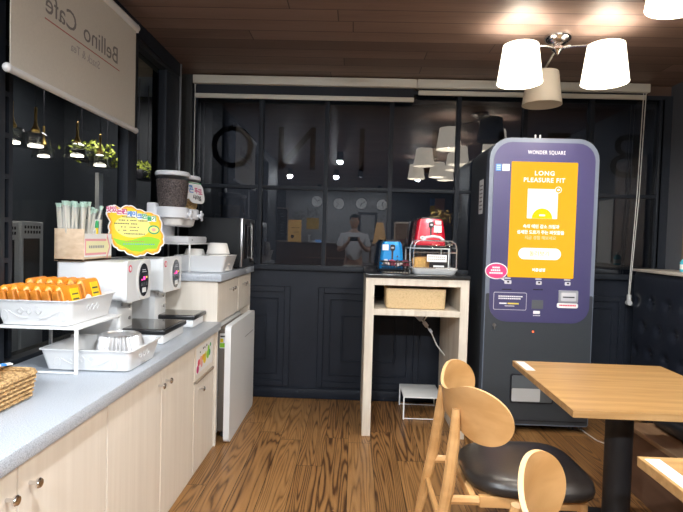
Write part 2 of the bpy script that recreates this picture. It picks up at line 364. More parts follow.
# back window
win = bpy.data.objects.new('window_1', None); C.objects.link(win); win.location = (.6, YB, 1.10); ORG[win.name] = V(win.location); struct(win, 'dark gridded window across the far wall')
mx_ = [-1.39, -.81, -.255, .29, .85, 1.40, 1.95, 2.52]
b = mb(M['frame'])
b.box((XL, YB-.035, 1.10), (XR, YB+.12, 1.145), .004)
b.box((XL, YB-.03, 2.60), (XR, YB+.12, 2.63))
for x in mx_: b.box((x-.018, YB-.03, 1.145), (x+.018, YB+.05, 2.60), .004)
b.box((2.52, YB-.03, 1.145), (XR, YB+.05, 2.60))
for x0, x1 in zip(mx_, mx_[1:]): b.box((x0+.018, YB-.026, 1.785), (x1-.018, YB+.05, 1.815), .004)
b.build('frame', None, win)
for x0, x1 in zip(mx_, mx_[1:]):
    for z0, z1 in ((1.145, 1.785), (1.815, 2.60)):
        mb(M['glass']).box((x0+.018, YB, z0), (x1-.018, YB+.006, z1)).build('pane', None, win)
# lettering on the panes, seen from behind
let = thing('window_lettering', 'large dark mirrored capital letters across the upper panes of the far window', 'lettering', (.6, YB-.002, 2.1))
for i, ch in enumerate('ONILLEB'):
    x = -1.06+.553*i
    mb(M['letter']).text(ch, (x, YB+.0085, 2.115), (-1, 0, 0), (0, 0, 1), .37, .001, xs=.95 if ch != 'I' else .8).build('letter', None, let)
# pier at the left end of the back wall
struct(mb(M['pier']).box((-1.52, YB-.07, 0), (-1.385, YB, ZC)).build('trim_2'), 'dark narrow pier in the left corner')
# left wall with window
w = mb(M['black'])
w.box((XL-.12, -.5, 0), (XL, 4.04, .80)); w.box((XL-.12, -.5, 2.62), (XL, 4.04, ZC)); w.box((XL-.12, -.5, .80), (XL, .4, 2.62))
w.box((-1.62, 4.04, 0), (-1.52, YB, ZC))
struct(w.build('wall_left'), 'dark wall round the side window behind the counter')
wl = bpy.data.objects.new('window_2', None); C.objects.link(wl); wl.location = (XL-.05, 2.2, .8); ORG[wl.name] = V(wl.location); struct(wl, 'dark side window behind the long counter')
b = mb(M['frame'])
b.box((XL-.11, .4, .80), (XL-.005, 4.04, .835), .004); b.box((XL-.11, .4, 2.58), (XL-.005, 4.04, 2.62), .004)
vy = [(.4, .5), (1.16, 1.2), (1.93, 2.03), (3.14, 3.27), (3.76, 4.04)]
for a, c in vy: b.box((XL-.07, a, .835), (XL-.002, c, 2.58), .004)
b.build('frame', None, wl)
for (a, c), (d, e) in zip(vy, vy[1:]): mb(M['glassl']).box((XL-.065, c, .835), (XL-.059, d, 2.58)).build('pane', None, wl)
b = mb(M['frame'])
b.box((XL-.075, 2.12, .835), (XL-.05, 2.145, 2.58))
for z in (1.25, 1.42, 1.60, 1.77, 1.94, 2.15): b.box((XL-.075, 2.03, z-.01), (XL-.05, 2.12, z+.01))
b.build('grille_bar', None, wl)
# pale edge line beside the pier
struct(mb(M['steel']).box((XL-.006, 4.045, .85), (XL+.006, 4.058, 2.73)).build('trim_3'), 'thin metal corner strip')
# right wall
b = mb(M['dgrey']).box((XR, -5.5, 0), (XR+.1, YB+.02, ZC)); struct(b.build('wall_right'), 'slate grey side wall')
struct(mb(M['brown']).box((XR-.02, 3.56, 1.205), (XR, 4.10, 2.2)).build('trim_4'), 'brown wood panel on the slate wall')
struct(mb(M['palestrip']).box((XR-.03, 3.26, 1.205), (XR, 3.555, 1.85)).build('trim_5'), 'pale upright panel on the slate wall')
# the room behind the camera
struct(mb(M['dgrey']).box((-4.2, -5.5, 0), (XR+.1, -5.4, ZC)).build('wall_front'), 'slate grey wall behind the bar')
struct(mb(M['grey']).box((-1.9, -5.4, 0), (1.0, -5.38, ZC)).build('trim_6'), 'pale grey panel of wall behind the clocks')
struct(mb(M['dgrey']).box((-4.3, -5.5, 0), (-4.2, -.4, ZC)).build('wall_side'), 'slate wall beside the bar')
struct(mb(M['dgrey']).box((-4.2, -.5, 0), (XL, -.38, ZC)).build('wall_return'), 'slate wall returning to the side window')
# beyond the glass
b = mb(M['outside'])
b.box((-3.6, 6.2, 0), (4.2, 6.3, 3)); b.box((4.1, 4.5, 0), (4.2, 6.3, 3))
struct(b.build('wall_beyond'), 'unlit walls seen through the dark glass')
b = mb(M['kgrey']); b.box((-3.6, .0, 0), (-3.5, 6.2, 3)); b.box((-3.6, -.1, 0), (XL-.12, 0, 3)); b.box((-3.5, 6.1, 0), (-1.6, 6.2, 3))
struct(b.build('wall_kitchen'), 'dark walls of the room beyond the side window')
struct(mb(M['outside']).box((-3.6, -.1, -.06), (-1.52, 6.3, -.0)).box((-1.52, 4.5, -.06), (4.2, 6.3, 0)).build('floor_beyond'), 'unlit floor beyond the glass')
struct(mb(M['outside']).box((-3.6, -.1, 3), (-1.52, 6.3, 3.05)).box((-1.52, 4.5, 3), (4.2, 6.3, 3.05)).build('ceiling_beyond'), 'unlit ceiling beyond the glass')

# ------------------------------------------------------------ blinds
bl = thing('roller_blind', 'off-white roller blind with mirrored grey cafe name over the side window', 'blind', (-1.33, 2.55, 2.6))
X0 = -1.335
mb(M['blindbar']).cyl((X0, 1.94, 2.60), (X0, 3.08, 2.60), .022).box((X0-.03, 1.93, 2.575), (X0+.012, 1.94, 2.625), .004).box((X0-.03, 3.08, 2.575), (X0+.012, 3.085, 2.625), .004).build('roller', None, bl)
fb = MB().m(M['blindw']).box((X0-.0015, 1.955, 2.0), (X0+.0015, 3.07, 2.60)).build('fabric', None, bl)
mb(M['blindbar']).cyl((X0, 1.94, 1.995), (X0, 3.085, 1.995), .015).sph((X0, 1.94, 1.995), .018).sph((X0, 3.085, 1.995), .017).build('bottom_bar', None, bl)
for wd_, yy in (('Bellino', 2.66), ('Cafe', 2.295)): mb(M['ink']).text(wd_, (X0+.0025, yy, 2.345), (0, -1, 0), (0, 0, 1), .088, .001, xs=1.07).build('lettering', None, fb)
mb(M['inkred']).box((X0+.0015, 2.17, 2.276), (X0+.0028, 2.86, 2.281)).build('printed_rule', None, fb)
mb(M['inkl']).text('Snack & Tea', (X0+.0025, 2.505, 2.232), (0, -1, 0), (0, 0, 1), .040, .001, xs=.95).build('small_lettering', None, fb)
# two blinds over the back window
for nm, x0, x1, zb, lab in (('a', -1.373, .478, 2.545, 'cream housed black roller blind over the left of the far window'), ('b', .482, 2.37, 2.605, 'cream housed black roller blind behind the chandelier')):
    r = thing('roller_blind', lab, 'blind', ((x0+x1)/2, YB-.08, 2.62))
    mb(M['valance']).box((x0, YB-.11, 2.635), (x1, YB-.035, 2.705), .006).build('cassette', None, r)
    mb(M['blindf']).box((x0+.02, YB-.075, zb), (x1-.02, YB-.072, 2.64)).build('fabric', None, r)
    mb(M['valance']).box((x0+.015, YB-.083, zb-.022), (x1-.015, YB-.063, zb+.016), .005).build('bottom_bar', None, r)
    if nm == 'a':
        mb(M['sock']).tube([(x0+.012, YB-.075, 2.64), (x0+.012, YB-.075, 1.5)], .004).build('pull_chain', None, r)
    else:
        ch = mb(M['sock']).tube([(2.35, YB-.08, 2.64), (2.335, YB-.075, 1.8), (2.298, YB-.07, .97)], .0035).tube([(2.325, YB-.09, 2.64), (2.312, YB-.085, 1.8), (2.284, YB-.078, .97)], .0035).build('pull_chain', None, r)
        mb(M['palestrip']).box((2.276, YB-.09, .90), (2.306, YB-.06, .985), .008).cyl((2.291, YB-.095, .915), (2.291, YB-.055, .915), .02).build('chain_weight', None, ch)

# ------------------------------------------------------------ long low counter and its cabinets
XF = -.872           # door fronts
ct = tag(mb(M['stone']).box((XL+.002, .25, .77), (-.843, 3.285, .82), .006).build('worktop'), 'long low speckled grey worktop in front of the side window', 'worktop')
def knob(y, z, door, x=XF):
    mb(M['chrome']).lathe([(.006, 0), (.005, .018), (.013, .022), (.0145, .028), (.012, .032), (.004, .0335)], (x, y, z), 16, (1, 0, 0)).build('knob', None, door)
def base_cab(y0, y1, doors, label):
    c = thing('base_cabinet', label, 'cabinet', ((XL+XF)/2, (y0+y1)/2, 0), 'base cabinets under the low worktop')
    mb(M['cab']).box((XL+.004, y0+.001, .06), (XF-.02, y1-.001, .768)).build('body', None, c)
    mb(M['cab']).box((XL+.004, y0+.001, 0), (XF-.012, y1-.001, .06)).build('plinth', None, c)
    for a, b_, ky in doors:
        d = mb(M['cab']).box((XF-.019, a+.003, .03), (XF, b_-.003, .762), .002, 1).build('door', None, c)
        knob(ky, .686, d)
    return c
base_cab(.30, .825, [(.30, .825, .78)], 'pale base cabinet nearest the camera, mostly out of frame')
base_cab(.827, 1.812, [(.827, 1.318, 1.272), (1.318, 1.812, 1.368)], 'pale double-door base cabinet under the wicker sachet basket')
base_cab(1.814, 2.825, [(1.814, 2.338, 2.298), (2.338, 2.825, 2.388)], 'pale double-door base cabinet under the white trays')
c = thing('base_cabinet', 'narrow pale bin cabinet with a fruit sticker over its single door', 'cabinet', ((XL+XF)/2, 3.05, 0), 'base cabinets under the low worktop')
mb(M['cab']).box((XL+.004, 2.828, .06), (XF-.02, 3.284, .768)).build('body', None, c)
mb(M['cab']).box((XL+.004, 2.828, 0), (XF-.012, 3.284, .06)).build('plinth', None, c)
d = mb(M['cab']).box((XF-.019, 2.835, .03), (XF, 3.215, .535), .002, 1).build('door', None, c); knob(2.93, .488, d)
fl = mb(M['cab']).box((XF-.019, 2.835, .55), (XF, 3.215, .762), .002, 1).build('flap', None, c)
mb(M['cabedge']).box((XF, 2.845, .538), (XF+.012, 3.2, .552), .002).build('lip', None, fl)
st = mb(M['paper']).box((XF, 2.86, .585), (XF+.0012, 3.19, .735)).build('sticker', None, fl)
pr = MB()
for i, (mm, y, z, r) in enumerate((('crimson', 2.885, .61, .022), ('red', 2.905, .645, .020), ('peach', 2.945, .65, .026), ('pink', 2.96, .625, .018), ('orangep', 2.985, .66, .018), ('yellow', 3.02, .645, .030), ('lemon', 3.04, .665, .018), ('green', 3.085, .655, .026), ('dgreen', 3.12, .66, .020), ('green', 3.10, .69, .018), ('inkk', 2.93, .70, .006), ('inkk', 2.99, .712, .007), ('inkk', 3.02, .712, .007), ('inkk', 3.06, .715, .008), ('dgreen', 3.14, .705, .012))):
    pr.m(M[mm]).cyl((XF+.001, y, z), (XF+.0022, y, z), r, n=14)
pr.build('sticker_print', None, st)
c = bpy.data.objects.get('base_cabinet')

# ------------------------------------------------------------ tall cabinet at the far end
tc = thing('tall_cabinet', 'pale tall cabinet with two small drawers below the microwave', 'cabinet', ((XL+XF)/2, 3.83, 0))
b = mb(M['cab']).box((XL+.004, 3.29, 0), (XF, 3.315, 1.078)).box((XL+.004, 3.315, .80), (XF-.02, 4.045, 1.078)).box((-1.255, 4.05, .80), (XF-.02, 4.345, 1.078)).box((-1.255, 4.315, 0), (XF, 4.345, 1.078))
b.build('carcass', None, tc)
mb(M['bplas']).box((-1.22, 3.32, .02), (-1.20, 4.31, .80)).build('back_panel', None, tc)
for a, e, ky in ((3.32, 3.88, 3.63), (3.90, 4.31, 4.05)):
    d = mb(M['cab']).box((XF-.019, a, .805), (XF, e, 1.07), .002, 1).build('drawer', None, tc)
    knob(ky-.02, 1.0, d); knob(ky+.045, 1.005, d)
tag(mb(M['stone']).box((XL+.002, 3.265, 1.08), (-.843, 4.055, 1.13), .006).box((-1.256, 4.05, 1.08), (-.843, 4.34, 1.13), .004).build('worktop'), 'short high speckled grey worktop under the cereal dispenser', 'worktop')

# ------------------------------------------------------------ white floor appliance in the cabinet's recess
ap = thing('air_purifier', 'white slab-shaped air purifier standing on the floor before the tall cabinet', 'air purifier', (-.86, 3.77, 0))
b = mb(M['white']).box((-1.02, 3.40, .03), (-.895, 4.12, .775), .02, 3)
b.build('rear_shell', None, ap)
mb(M['grout']).box((-.897, 3.415, .05), (-.826, 4.10, .755), .006).build('side_vent', None, ap)
fp = mb(M['white']).prism(rrect(.80, .780, .035, cx=0, cy=0), .040, (-.830, 3.735, .394), (0, 1, 0), (0, 0, 1)).build('front_panel', None, ap)
mb(M['gap']).box((-.791, 3.78, .628), (-.7885, 4.07, .634)).build('display_slot', None, fp)
for y in (3.47, 4.08):
    for x in (-.86, -.97): mb(M['rubber']).cyl((x, y-.02, .0225), (x, y+.02, .0225), .022, n=14).build('caster', None, ap)
stk = mb(M['paper']).box((-.885, 3.4135, .62), (-.840, 3.4155, .72)).build('energy_sticker', None, ap)
pr = MB().m(M['green']).box((-.882, 3.4125, .625), (-.843, 3.414, .655)).m(M['yellow']).box((-.88, 3.4125, .66), (-.860, 3.414, .685)).m(M['inkk']).box((-.88, 3.4125, .695), (-.845, 3.414, .705)).build('sticker_print', None, stk)

# ------------------------------------------------------------ pancake machines
PM = 'white pancake machines on the low worktop'
def pancake_machine(y0, y1, yb0, yb1, label):
    ym = (y0+y1)/2
    t = thing('pancake_machine', label, 'pancake machine', (-1.15, ym, .82), PM)
    mb(M['white']).box((-1.43, y0+.004, 1.05), (-1.10, y1-.004, 1.235), .012, 3).build('housing', None, t)
    mb(M['white']).box((XL+.03, ym-.085, .86), (-1.155, ym+.09, 1.052), .006).build('column', None, t)
    for yy, dz in ((.05, .94), (.05, 1.0), (-.04, 1.02)): mb(M['steel']).cyl((-1.156, ym+yy, dz), (-1.149, ym+yy, dz), .009, n=12).build('screw', None, t)
    fp = mb(M['white']).prism(rrect(y1-y0, .205, .022), .022, (-1.105, ym, 1.142), (0, 1, 0), (0, 0, 1)).build('front_panel', None, t)
    # oval control panel
    cx = ym+.045
    mb(M['whitem']).prism(ell(.072, .098), .006, (-1.086, cx-.004, 1.138), (0, 1, 0), (0, 0, 1)).build('bezel', None, fp)
    cp = mb(M['panelblk']).prism(ell(.058, .085), .004, (-1.0805, cx, 1.14), (0, 1, 0), (0, 0, 1)).build('control_panel', None, t)
    x = -1.0755
    def blk(m_, dy, dz, wy, wz): return pr.m(M[m_]).box((x-.0008, cx+dy-wy/2, 1.14+dz-wz/2), (x+.0006, cx+dy+wy/2, 1.14+dz+wz/2))
    pr = MB()
    blk('pinkled', 0, .008, .022, .018); blk('pinkled', -.028, .002, .010, .008); blk('amber', .03, .012, .012, .010)
    blk('icon', 0, .042, .05, .003); blk('icon', -.004, .052, .04, .003)
    for k in (-.028, 0, .028): blk('icon', k, -.022, .010, .010); blk('pocket', k, -.022, .018, .016)
    blk('whitep', 0, -.052, .044, .024)
    pr.build('display', None, cp)
    mk = MB().m(M['red']).prism(ell(.018, .018), .003, (-1.0845, y0+.035, 1.205), (0, 1, 0), (0, 0, 1)).m(M['whitep']).prism(ell(.009, .011), .004, (-1.0843, y0+.035, 1.205), (0, 1, 0), (0, 0, 1)).build('round_badge', None, fp)
    # base and black glass tray
    mb(M['white']).box((-1.24, yb0+.012, .821), (-.948, yb1-.012, .872), .008).box((XL+.02, ym-.1, .821), (-1.2, ym+.1, .872), .006).build('base', None, t)
    tr = mb(M['bplas']).box((-1.245, yb0, .870), (-.935, yb1, .895), .006).build('tray', None, t)
    mb(M['bgloss']).box((-1.235, yb0+.012, .894), (-.947, yb1-.012, .8965), .001, 1).build('glass_top', None, tr)
    return t
pancake_machine(2.43, 2.715, 2.54, 2.875, 'white pancake machine with pink display nearest the orange snacks')
pancake_machine(2.90, 3.205, 3.02, 3.26, 'white pancake machine with pink display beside the tall cabinet')

# ------------------------------------------------------------ wooden box of stirring straws
bx = thing('straw_box', 'light wooden box with a pink arrow notice, standing on the nearer pancake machine', 'box', (-1.34, 2.545, 1.236))
x0, x1, y0, y1, z0, z1 = -1.432, -1.29, 2.42, 2.70, 1.236, 1.392
t_ = .010
b = mb(M['wbox']).box((x0, y0, z0), (x1, y1, z0+t_)).box((x0, y0, z0), (x1, y0+t_, z1), .001).box((x0, y1-t_, z0), (x1, y1, z1-.02), .001).box((x0, y0+t_, z0), (x0+t_, y1-t_, z1), .001).box((x1-t_, y0+t_, z0), (x1, y1-t_, z1-.03), .001).box((x0+t_, 2.545, z0), (x1-t_, 2.552, z1-.03))
b.build('body', None, bx)
pp = mb(M['paper']).box((x1, y0+.008, z0+.02), (x1+.0015, y1-.002, z1-.022)).build('notice', None, bx)
xx = x1+.0015
def arrow(y0, y1, z, hh, hd): return [(y0, -hh), (y1-hd, -hh), (y1-hd, -hh*1.75), (y1, 0), (y1-hd, hh*1.75), (y1-hd, hh), (y0, hh)]
b = MB().m(M['pink']).prism(arrow(-.118, .138, 0, .040, .038), .0008, (xx, 2.547, 1.305), (0, 1, 0), (0, 0, 1)).m(M['cream']).prism(arrow(-.108, .124, 0, .029, .031), .0008, (xx+.0008, 2.547, 1.305), (0, 1, 0), (0, 0, 1))
b.m(M['inkl'])
for k in range(9): b.box((xx+.0015, 2.465+k*.017, 1.299), (xx+.0022, 2.465+k*.017+.011, 1.312))
b.build('notice_print', None, pp)
def straw(x, y, lx, ly, hgt, label='wooden stirring straw in a clear green-tipped wrapper, standing in the straw box'):
    o = thing('stirring_straw', label, 'straw', (x, y, 1.248), 'stirring straws in the wooden box')
    p0, p1 = V((x, y, 1.248)), V((x+lx, y+ly, 1.248+hgt))

    d = (p1-p0)
    mb(M['straw']).tube([p0, p0+d*.9], .0045, 6).build('stick', None, o)
    s = mb(M['wrap']).tube([p0+d*.40, p0+d*.93], .0070, 6).build('wrapper', None, o)
    mb(M['wraptip']).tube([p0+d*.92, p1], .0072, 6, rs=[.0065, .0105]).build('wrapper_tip', None, o)
for i in range(30):
    straw(random.uniform(x0+.015, x1-.018), random.uniform(2.435, 2.535), random.uniform(-.015, .018), random.uniform(-.035, .03), random.uniform(.265, .285))
for i in range(9):
    straw(random.uniform(x0+.03, x1-.018), random.uniform(2.47, 2.535), random.uniform(-.01, .02), random.uniform(.05, .11), random.uniform(.235, .27))
# small figure-like stick and a clear cup in the rear compartment
o = thing('marker_stick', 'small yellow stick with green top in the straw box', 'stick', (-1.315, 2.59, 1.248))
mb(M['yellow']).cyl((-1.315, 2.59, 1.248), (-1.315, 2.59, 1.40), .009, n=12).build('shaft', None, o); mb(M['dgreen']).cyl((-1.315, 2.59, 1.40), (-1.315, 2.59, 1.425), .011, n=12).sph((-1.315, 2.59, 1.43), .011).build('top', None, o)
tag(mb(M['cup']).lathe([(.030, 0), (.042, .19), (.044, .195), (.040, .19), (.028, .004)], (-1.343, 2.61, 1.248), 24).build('plastic_cup'), 'stack of frosted cups in the rear of the straw box', 'cup')

# ------------------------------------------------------------ cloud-shaped notice
sg = thing('cloud_sign', 'yellow and green cloud-shaped notice board standing on the pancake machines', 'sign', (-1.19, 2.80, 1.236))
ang = math.radians(42); R_ = V((math.cos(ang), math.sin(ang), 0)); U_ = V((-.10*math.sin(ang)*-1*-1, .10*math.cos(ang), 1)).normalized(); N_ = R_.cross(U_)
O_ = V((-1.215, 2.815, 1.40))
def cloud(k, dz=0):
    lob = [(.155, .00), (.150, .065), (.115, .095), (.060, .105), (.015, .118), (-.030, .135), (-.075, .118), (-.115, .130), (-.150, .095), (-.135, .04), (-.14, -.01), (-.128, -.065), (-.10, -.11), (-.06, -.125), (-.02, -.148), (.03, -.152), (.07, -.135), (.115, -.140), (.15, -.10), (.168, -.055)]
    out = []
    n = len(lob)
    for i in range(n):
        p0, p1, p2, p3 = (V((*lob[(i+j) % n], 0)) for j in (-1, 0, 1, 2))
        for s in range(5):
            t = s/5
            q = .5*((2*p1)+(-p0+p2)*t+(2*p0-5*p1+4*p2-p3)*t*t+(-p0+3*p1-3*p2+p3)*t**3)
            bump = 1+.05*math.sin(t*PI)
            out.append((q.x*k*bump, q.y*k*bump))
    return out
SC = .97
mb(M['whitep']).prism(cloud(1.0*SC), .006, O_-N_*.006, R_, U_).build('board', None, sg)
fr = MB().m(M['orangep']).prism(cloud(.955*SC), .0008, O_, R_, U_).m(M['yellow']).prism(cloud(.88*SC), .0008, O_+N_*.0008, R_, U_)
fr.m(M['lemon']).prism(ell(.098, .062, cx=-.01, cy=.015), .0008, O_+N_*.0016, R_, U_)
low = [(-.118, -.05)]+[(x, -.052-.012*math.sin((x+.11)*26)) for x in [-.09+.02*i for i in range(12)]]+[(.140, -.06), (.118, -.108), (.07, -.108), (.03, -.125), (-.02, -.12), (-.06, -.098), (-.095, -.082)]
fr.m(M['green']).prism(low, .0008, O_+N_*.0024, R_, U_)
fr.build('printed_face', None, sg)
pr = MB()
for i, (mm) in enumerate(('crimson', 'crimson', 'crimson', 'crimson', 'blue', 'blue', 'blue', 'dgreen', 'dgreen', 'dgreen')):
    pr.m(M['whitep']).prism(rrect(.026, .034, .006), .001, O_+N_*.0026+R_*(-.135+i*.027)+U_*(.102-.005*i+.006*(i % 2)), R_, U_)
for i, ch in enumerate('맛있는팬케이크만들기'):
    mm = ('crimson', 'crimson', 'crimson', 'crimson', 'blue', 'blue', 'blue', 'dgreen', 'dgreen', 'dgreen')[i]
    pr.m(M[mm]).text(ch, O_+N_*.0044+R_*(-.135+i*.027)+U_*(.102-.005*i+.006*(i % 2)), R_, U_, .022, .0006, bold=.0012)
pr.build('title', None, sg)
pr = MB().m(M['inkk'])
for r0, (xa, n) in enumerate(((-.08, 15), (-.10, 20), (-.105, 15), (-.07, 11), (-.085, 12), (-.055, 13))):
    for k in range(n):
        if random.random() < .82: pr.box((-.003, -.0002, -.0032), (.003, .0002, .0032)) if 0 else pr.prism(rrect(.0065, .0062*random.uniform(.6, 1), .001, 1), .0005, O_+N_*.0032+R_*(xa+k*.0088)+U_*(.066-r0*.0185), R_, U_)
pr.m(M['crimson'])
for k in range(9): pr.prism(rrect(.006, .004, .001, 1), .0005, O_+N_*.0036+R_*(-.05+k*.012)+U_*(-.068), R_, U_)
pr.m(M['blue'])
for k in range(14): pr.prism(rrect(.007, .005, .001, 1), .0005, O_+N_*.0036+R_*(-.06+k*.0125)+U_*(-.083), R_, U_)
pr.build('small_print', None, sg)
pr = MB().m(M['dgreen']).prism(ell(.033, .026), .0006, O_+N_*.0034+R_*.105+U_*.0, R_, U_).m(M['lemon']).prism(ell(.026, .018), .0006, O_+N_*.004+R_*.105+U_*.0, R_, U_).m(M['peach']).prism(ell(.012, .010), .0006, O_+N_*.0046+R_*.104, R_, U_)
pr.build('picture', None, sg)
mb(M['clear']).box((-1.31, 2.70, 1.2365), (-1.11, 2.92, 1.2405)).build('stand', None, sg)

# ------------------------------------------------------------ two-tier rack, trays and what they hold
RK = thing('wire_rack', 'white metal rack holding the orange snack tray above the low worktop', 'rack', (-1.22, 2.15, .82))
def bar(b, p, q, r=.005): return b.cyl(p, q, r, n=8)
b = mb(M['whitem']).box((-1.397, 1.955, .995), (-1.062, 2.335, 1.003), .002)
b.build('shelf', None, RK)
for x, y in ((-1.07, 1.962), (-1.07, 2.328), (-1.39, 1.962), (-1.39, 2.328)):
    mb(M['whitem']).box((x-.006, y-.006, .8205), (x+.006, y+.006, .998), .001, 1).build('leg', None, RK)
b = mb(M['whitem']); bar(b, (-1.39, 1.962, .8255), (-1.07, 1.962, .8255), .004); b.build('foot_bar', None, RK)
def tray(cx, cy, z, w, d, h, fl, label, cat='tray'):
    o = thing('plastic_tray', label, cat, (cx, cy, z))
    def ringp(k, zz, off=0): return [V((cx+x*1, cy+y*1, zz)) for x, y in rrect(w+2*k+off, d+2*k+off, .025)]
    rows = [ringp(-.02, z+.0005), ringp(0, z+.004), ringp(fl, z+h), ringp(fl+.006, z+h), ringp(fl+.006, z+h+.004), ringp(fl-.004, z+h+.004), ringp(-.004, z+.007), ringp(-.022, z+.007)]
    bb = mb(M['tray']).grid(rows, True)
    t2 = bmesh.new(); t2.faces.new([t2.verts.new(p) for p in rows[0]]); bb._add(t2)
    t2 = bmesh.new(); t2.faces.new([t2.verts.new(p) for p in rows[-1]]); bb._add(t2)
    # embossed diamonds and scrolls on the two long faces and ends
    for fx in range(3):
        for yy, sgn in ((cy-d/2-fl*.55, -1),):
            c0 = V((cx+(-.05+.036*fx), yy-.0035, z+h*.62))
            bb.tube([c0+V((-.013, 0, 0)), c0+V((0, 0, .013)), c0+V((.013, 0, 0)), c0+V((0, 0, -.013))], .0016, 5, True)
        c0 = V((cx+w/2+fl*.6+.003, cy+(-.05+.036*fx), z+h*.62))
        bb.tube([c0+V((0, -.013, 0)), c0+V((0, 0, .013)), c0+V((0, .013, 0)), c0+V((0, 0, -.013))], .0016, 5, True)
    yy = cy-d/2-fl*.42-.003
    for sx in (-1, 1):
        bb.tube([V((cx+sx*(.115+.013*math.cos(a)), yy, z+h*.42+.020*math.sin(a))) for a in [2*PI*i/14 for i in range(14)]], .0016, 5, True)
        bb.tube([V((cx+sx*(.10-.011*i), yy, z+h*(.62-.30*math.sin(i*.25)))) for i in range(8)], .0016, 5)
    bb.build('body', None, o)
    return o
# ledge beneath: the upper tray rests on the shelf
TX, TY = -1.245, 2.145
tray(TX, TY, 1.003, .275, .335, .100, .018, 'white embossed tray full of orange snack packs on the white rack')
tray(-1.055, 2.152, .8205, .335, .275, .085, .018, 'white embossed tray with foil pans standing on the low worktop')
def snack(cx, cy, z, ln, h, th, tilt, yaw, label):
    o = thing('snack_pack', label, 'snack', (cx, cy, z), 'orange snack packs in the upper tray')
    rows = []
    ns = 10
    for i in range(ns+1):
        u = i/ns; e = abs(2*u-1)
        k = 1 if e < .8 else max(.06, 1-((e-.8)/.2)**1.3)
        if e > .93: k = .05
        rows.append([V(((th/2*k)*math.copysign(abs(math.cos(a))**.6, math.cos(a))*(1+.08*math.sin(5*u*PI)), (u-.5)*ln, h/2+h/2*(.55+.45*min(1, k*1.2+.5))*math.copysign(abs(math.sin(a))**.6, math.sin(a)))) for a in [2*PI*j/16 for j in range(16)]])
    bb = mb(M['snack']).grid(rows, True)
    for rw in (rows[0], rows[-1]):
        t2 = bmesh.new(); t2.faces.new([t2.verts.new(p) for p in rw]); bb._add(t2)
    mx = Matrix.Rotation(yaw, 4, 'Z') @ Matrix.Rotation(tilt, 4, 'Y')
    def fin(b_, nm):
        bmesh.ops.transform(b_.bm, matrix=Matrix.Translation((cx, cy, z)) @ mx, verts=b_.bm.verts); return b_.build(nm, None, o)
    fin(bb, 'wrapper')
    e = mb(M['snackend']).box((-th*.42, -ln/2-.012, .006), (th*.42, -ln/2+.014, h*.88), .004, 1)
    fin(e, 'crimped_end')
    lab = mb(M['yellow']).box((th/2-.001, -.01, h*.30), (th/2+.0022, .045, h*.88)).m(M['inkk'])
    for k in range(3): lab.box((th/2+.0015, -.004, h*(.42+.14*k)), (th/2+.0026, .038, h*(.46+.14*k)))
    fin(lab, 'yellow_label')
    s = mb(M['whitep']).prism(ell(.032, h*.26, 18, cx=-.045, cy=h*.32), .0012, (th/2+.0004, 0, 0), (0, 1, 0), (0, 0, 1)).m(M['red']).prism(ell(.020, h*.10, 14, cx=-.045, cy=h*.30), .0012, (th/2+.0014, 0, 0), (0, 1, 0), (0, 0, 1))
    fin(s, 'white_swoosh')
ords = ['rightmost', 'second from the right', 'third from the right', 'fourth from the right', 'fifth from the right', 'leftmost']
for i in range(6):
    snack(TX+.108-i*.0445, 2.065, 1.013, .150, .150, .036, math.radians(-14), math.radians(random.uniform(-3, 3)), 'orange snack pack in the near row of the upper tray, '+ords[i])
for i in range(6):
    snack(TX+.108-i*.0445, 2.230, 1.013, .150, .165, .036, math.radians(-14), math.radians(random.uniform(-3, 3)), 'orange snack pack in the rear row of the upper tray, '+ords[i])
def foil_pan(z, label, k=1):
    n = 72; rows = []
    for r, zz, f in ((.104, 0, 0), (.105, .003, 0), (.100, .006, .6), (.093, .042, 1), (.081, .078, 1), (.074, .084, .3), (.062, .085, 0), (.058, .079, 0), (.001, .078, 0)):
        rows.append([V((r*k*(1+.045*f*math.cos(j*PI))*math.cos(2*PI*j/n), r*k*(1+.045*f*math.cos(j*PI))*math.sin(2*PI*j/n), zz)) for j in range(n)])
    bb = mb(M['foil']).grid(rows, True)
    bmesh.ops.translate(bb.bm, verts=bb.bm.verts, vec=(-.985, 2.15, z))
    return tag(bb.build('foil_pan', sharp=12), label, 'foil pan', 'upturned foil pans in the lower tray')
foil_pan(.830, 'upturned ribbed foil pan, lowest of the stack in the lower tray')
foil_pan(.849, 'upturned ribbed foil pan, middle of the stack in the lower tray')
foil_pan(.868, 'upturned ribbed foil pan on top of the stack in the lower tray')

# ------------------------------------------------------------ wicker basket with sachets
wb = thing('wicker_basket', 'small wicker basket of sugar sachets at the near end of the low worktop', 'basket', (-1.2, 1.52, .82))
bb = mb(M['wicker'])
def ringp(w_, d_, z, r=.03): return [V((-1.215+x, 1.515+y, z)) for x, y in rrect(w_, d_, r)]
rows = [ringp(.28, .31, .8205), ringp(.305, .335, .826), ringp(.325, .355, .905), ringp(.315, .345, .905), ringp(.295, .325, .832), ringp(.2, .2, .832)]
bb.grid(rows, True)
for rw in (rows[0], rows[-1]):
    t2 = bmesh.new(); t2.faces.new([t2.verts.new(p) for p in rw]); bb._add(t2)
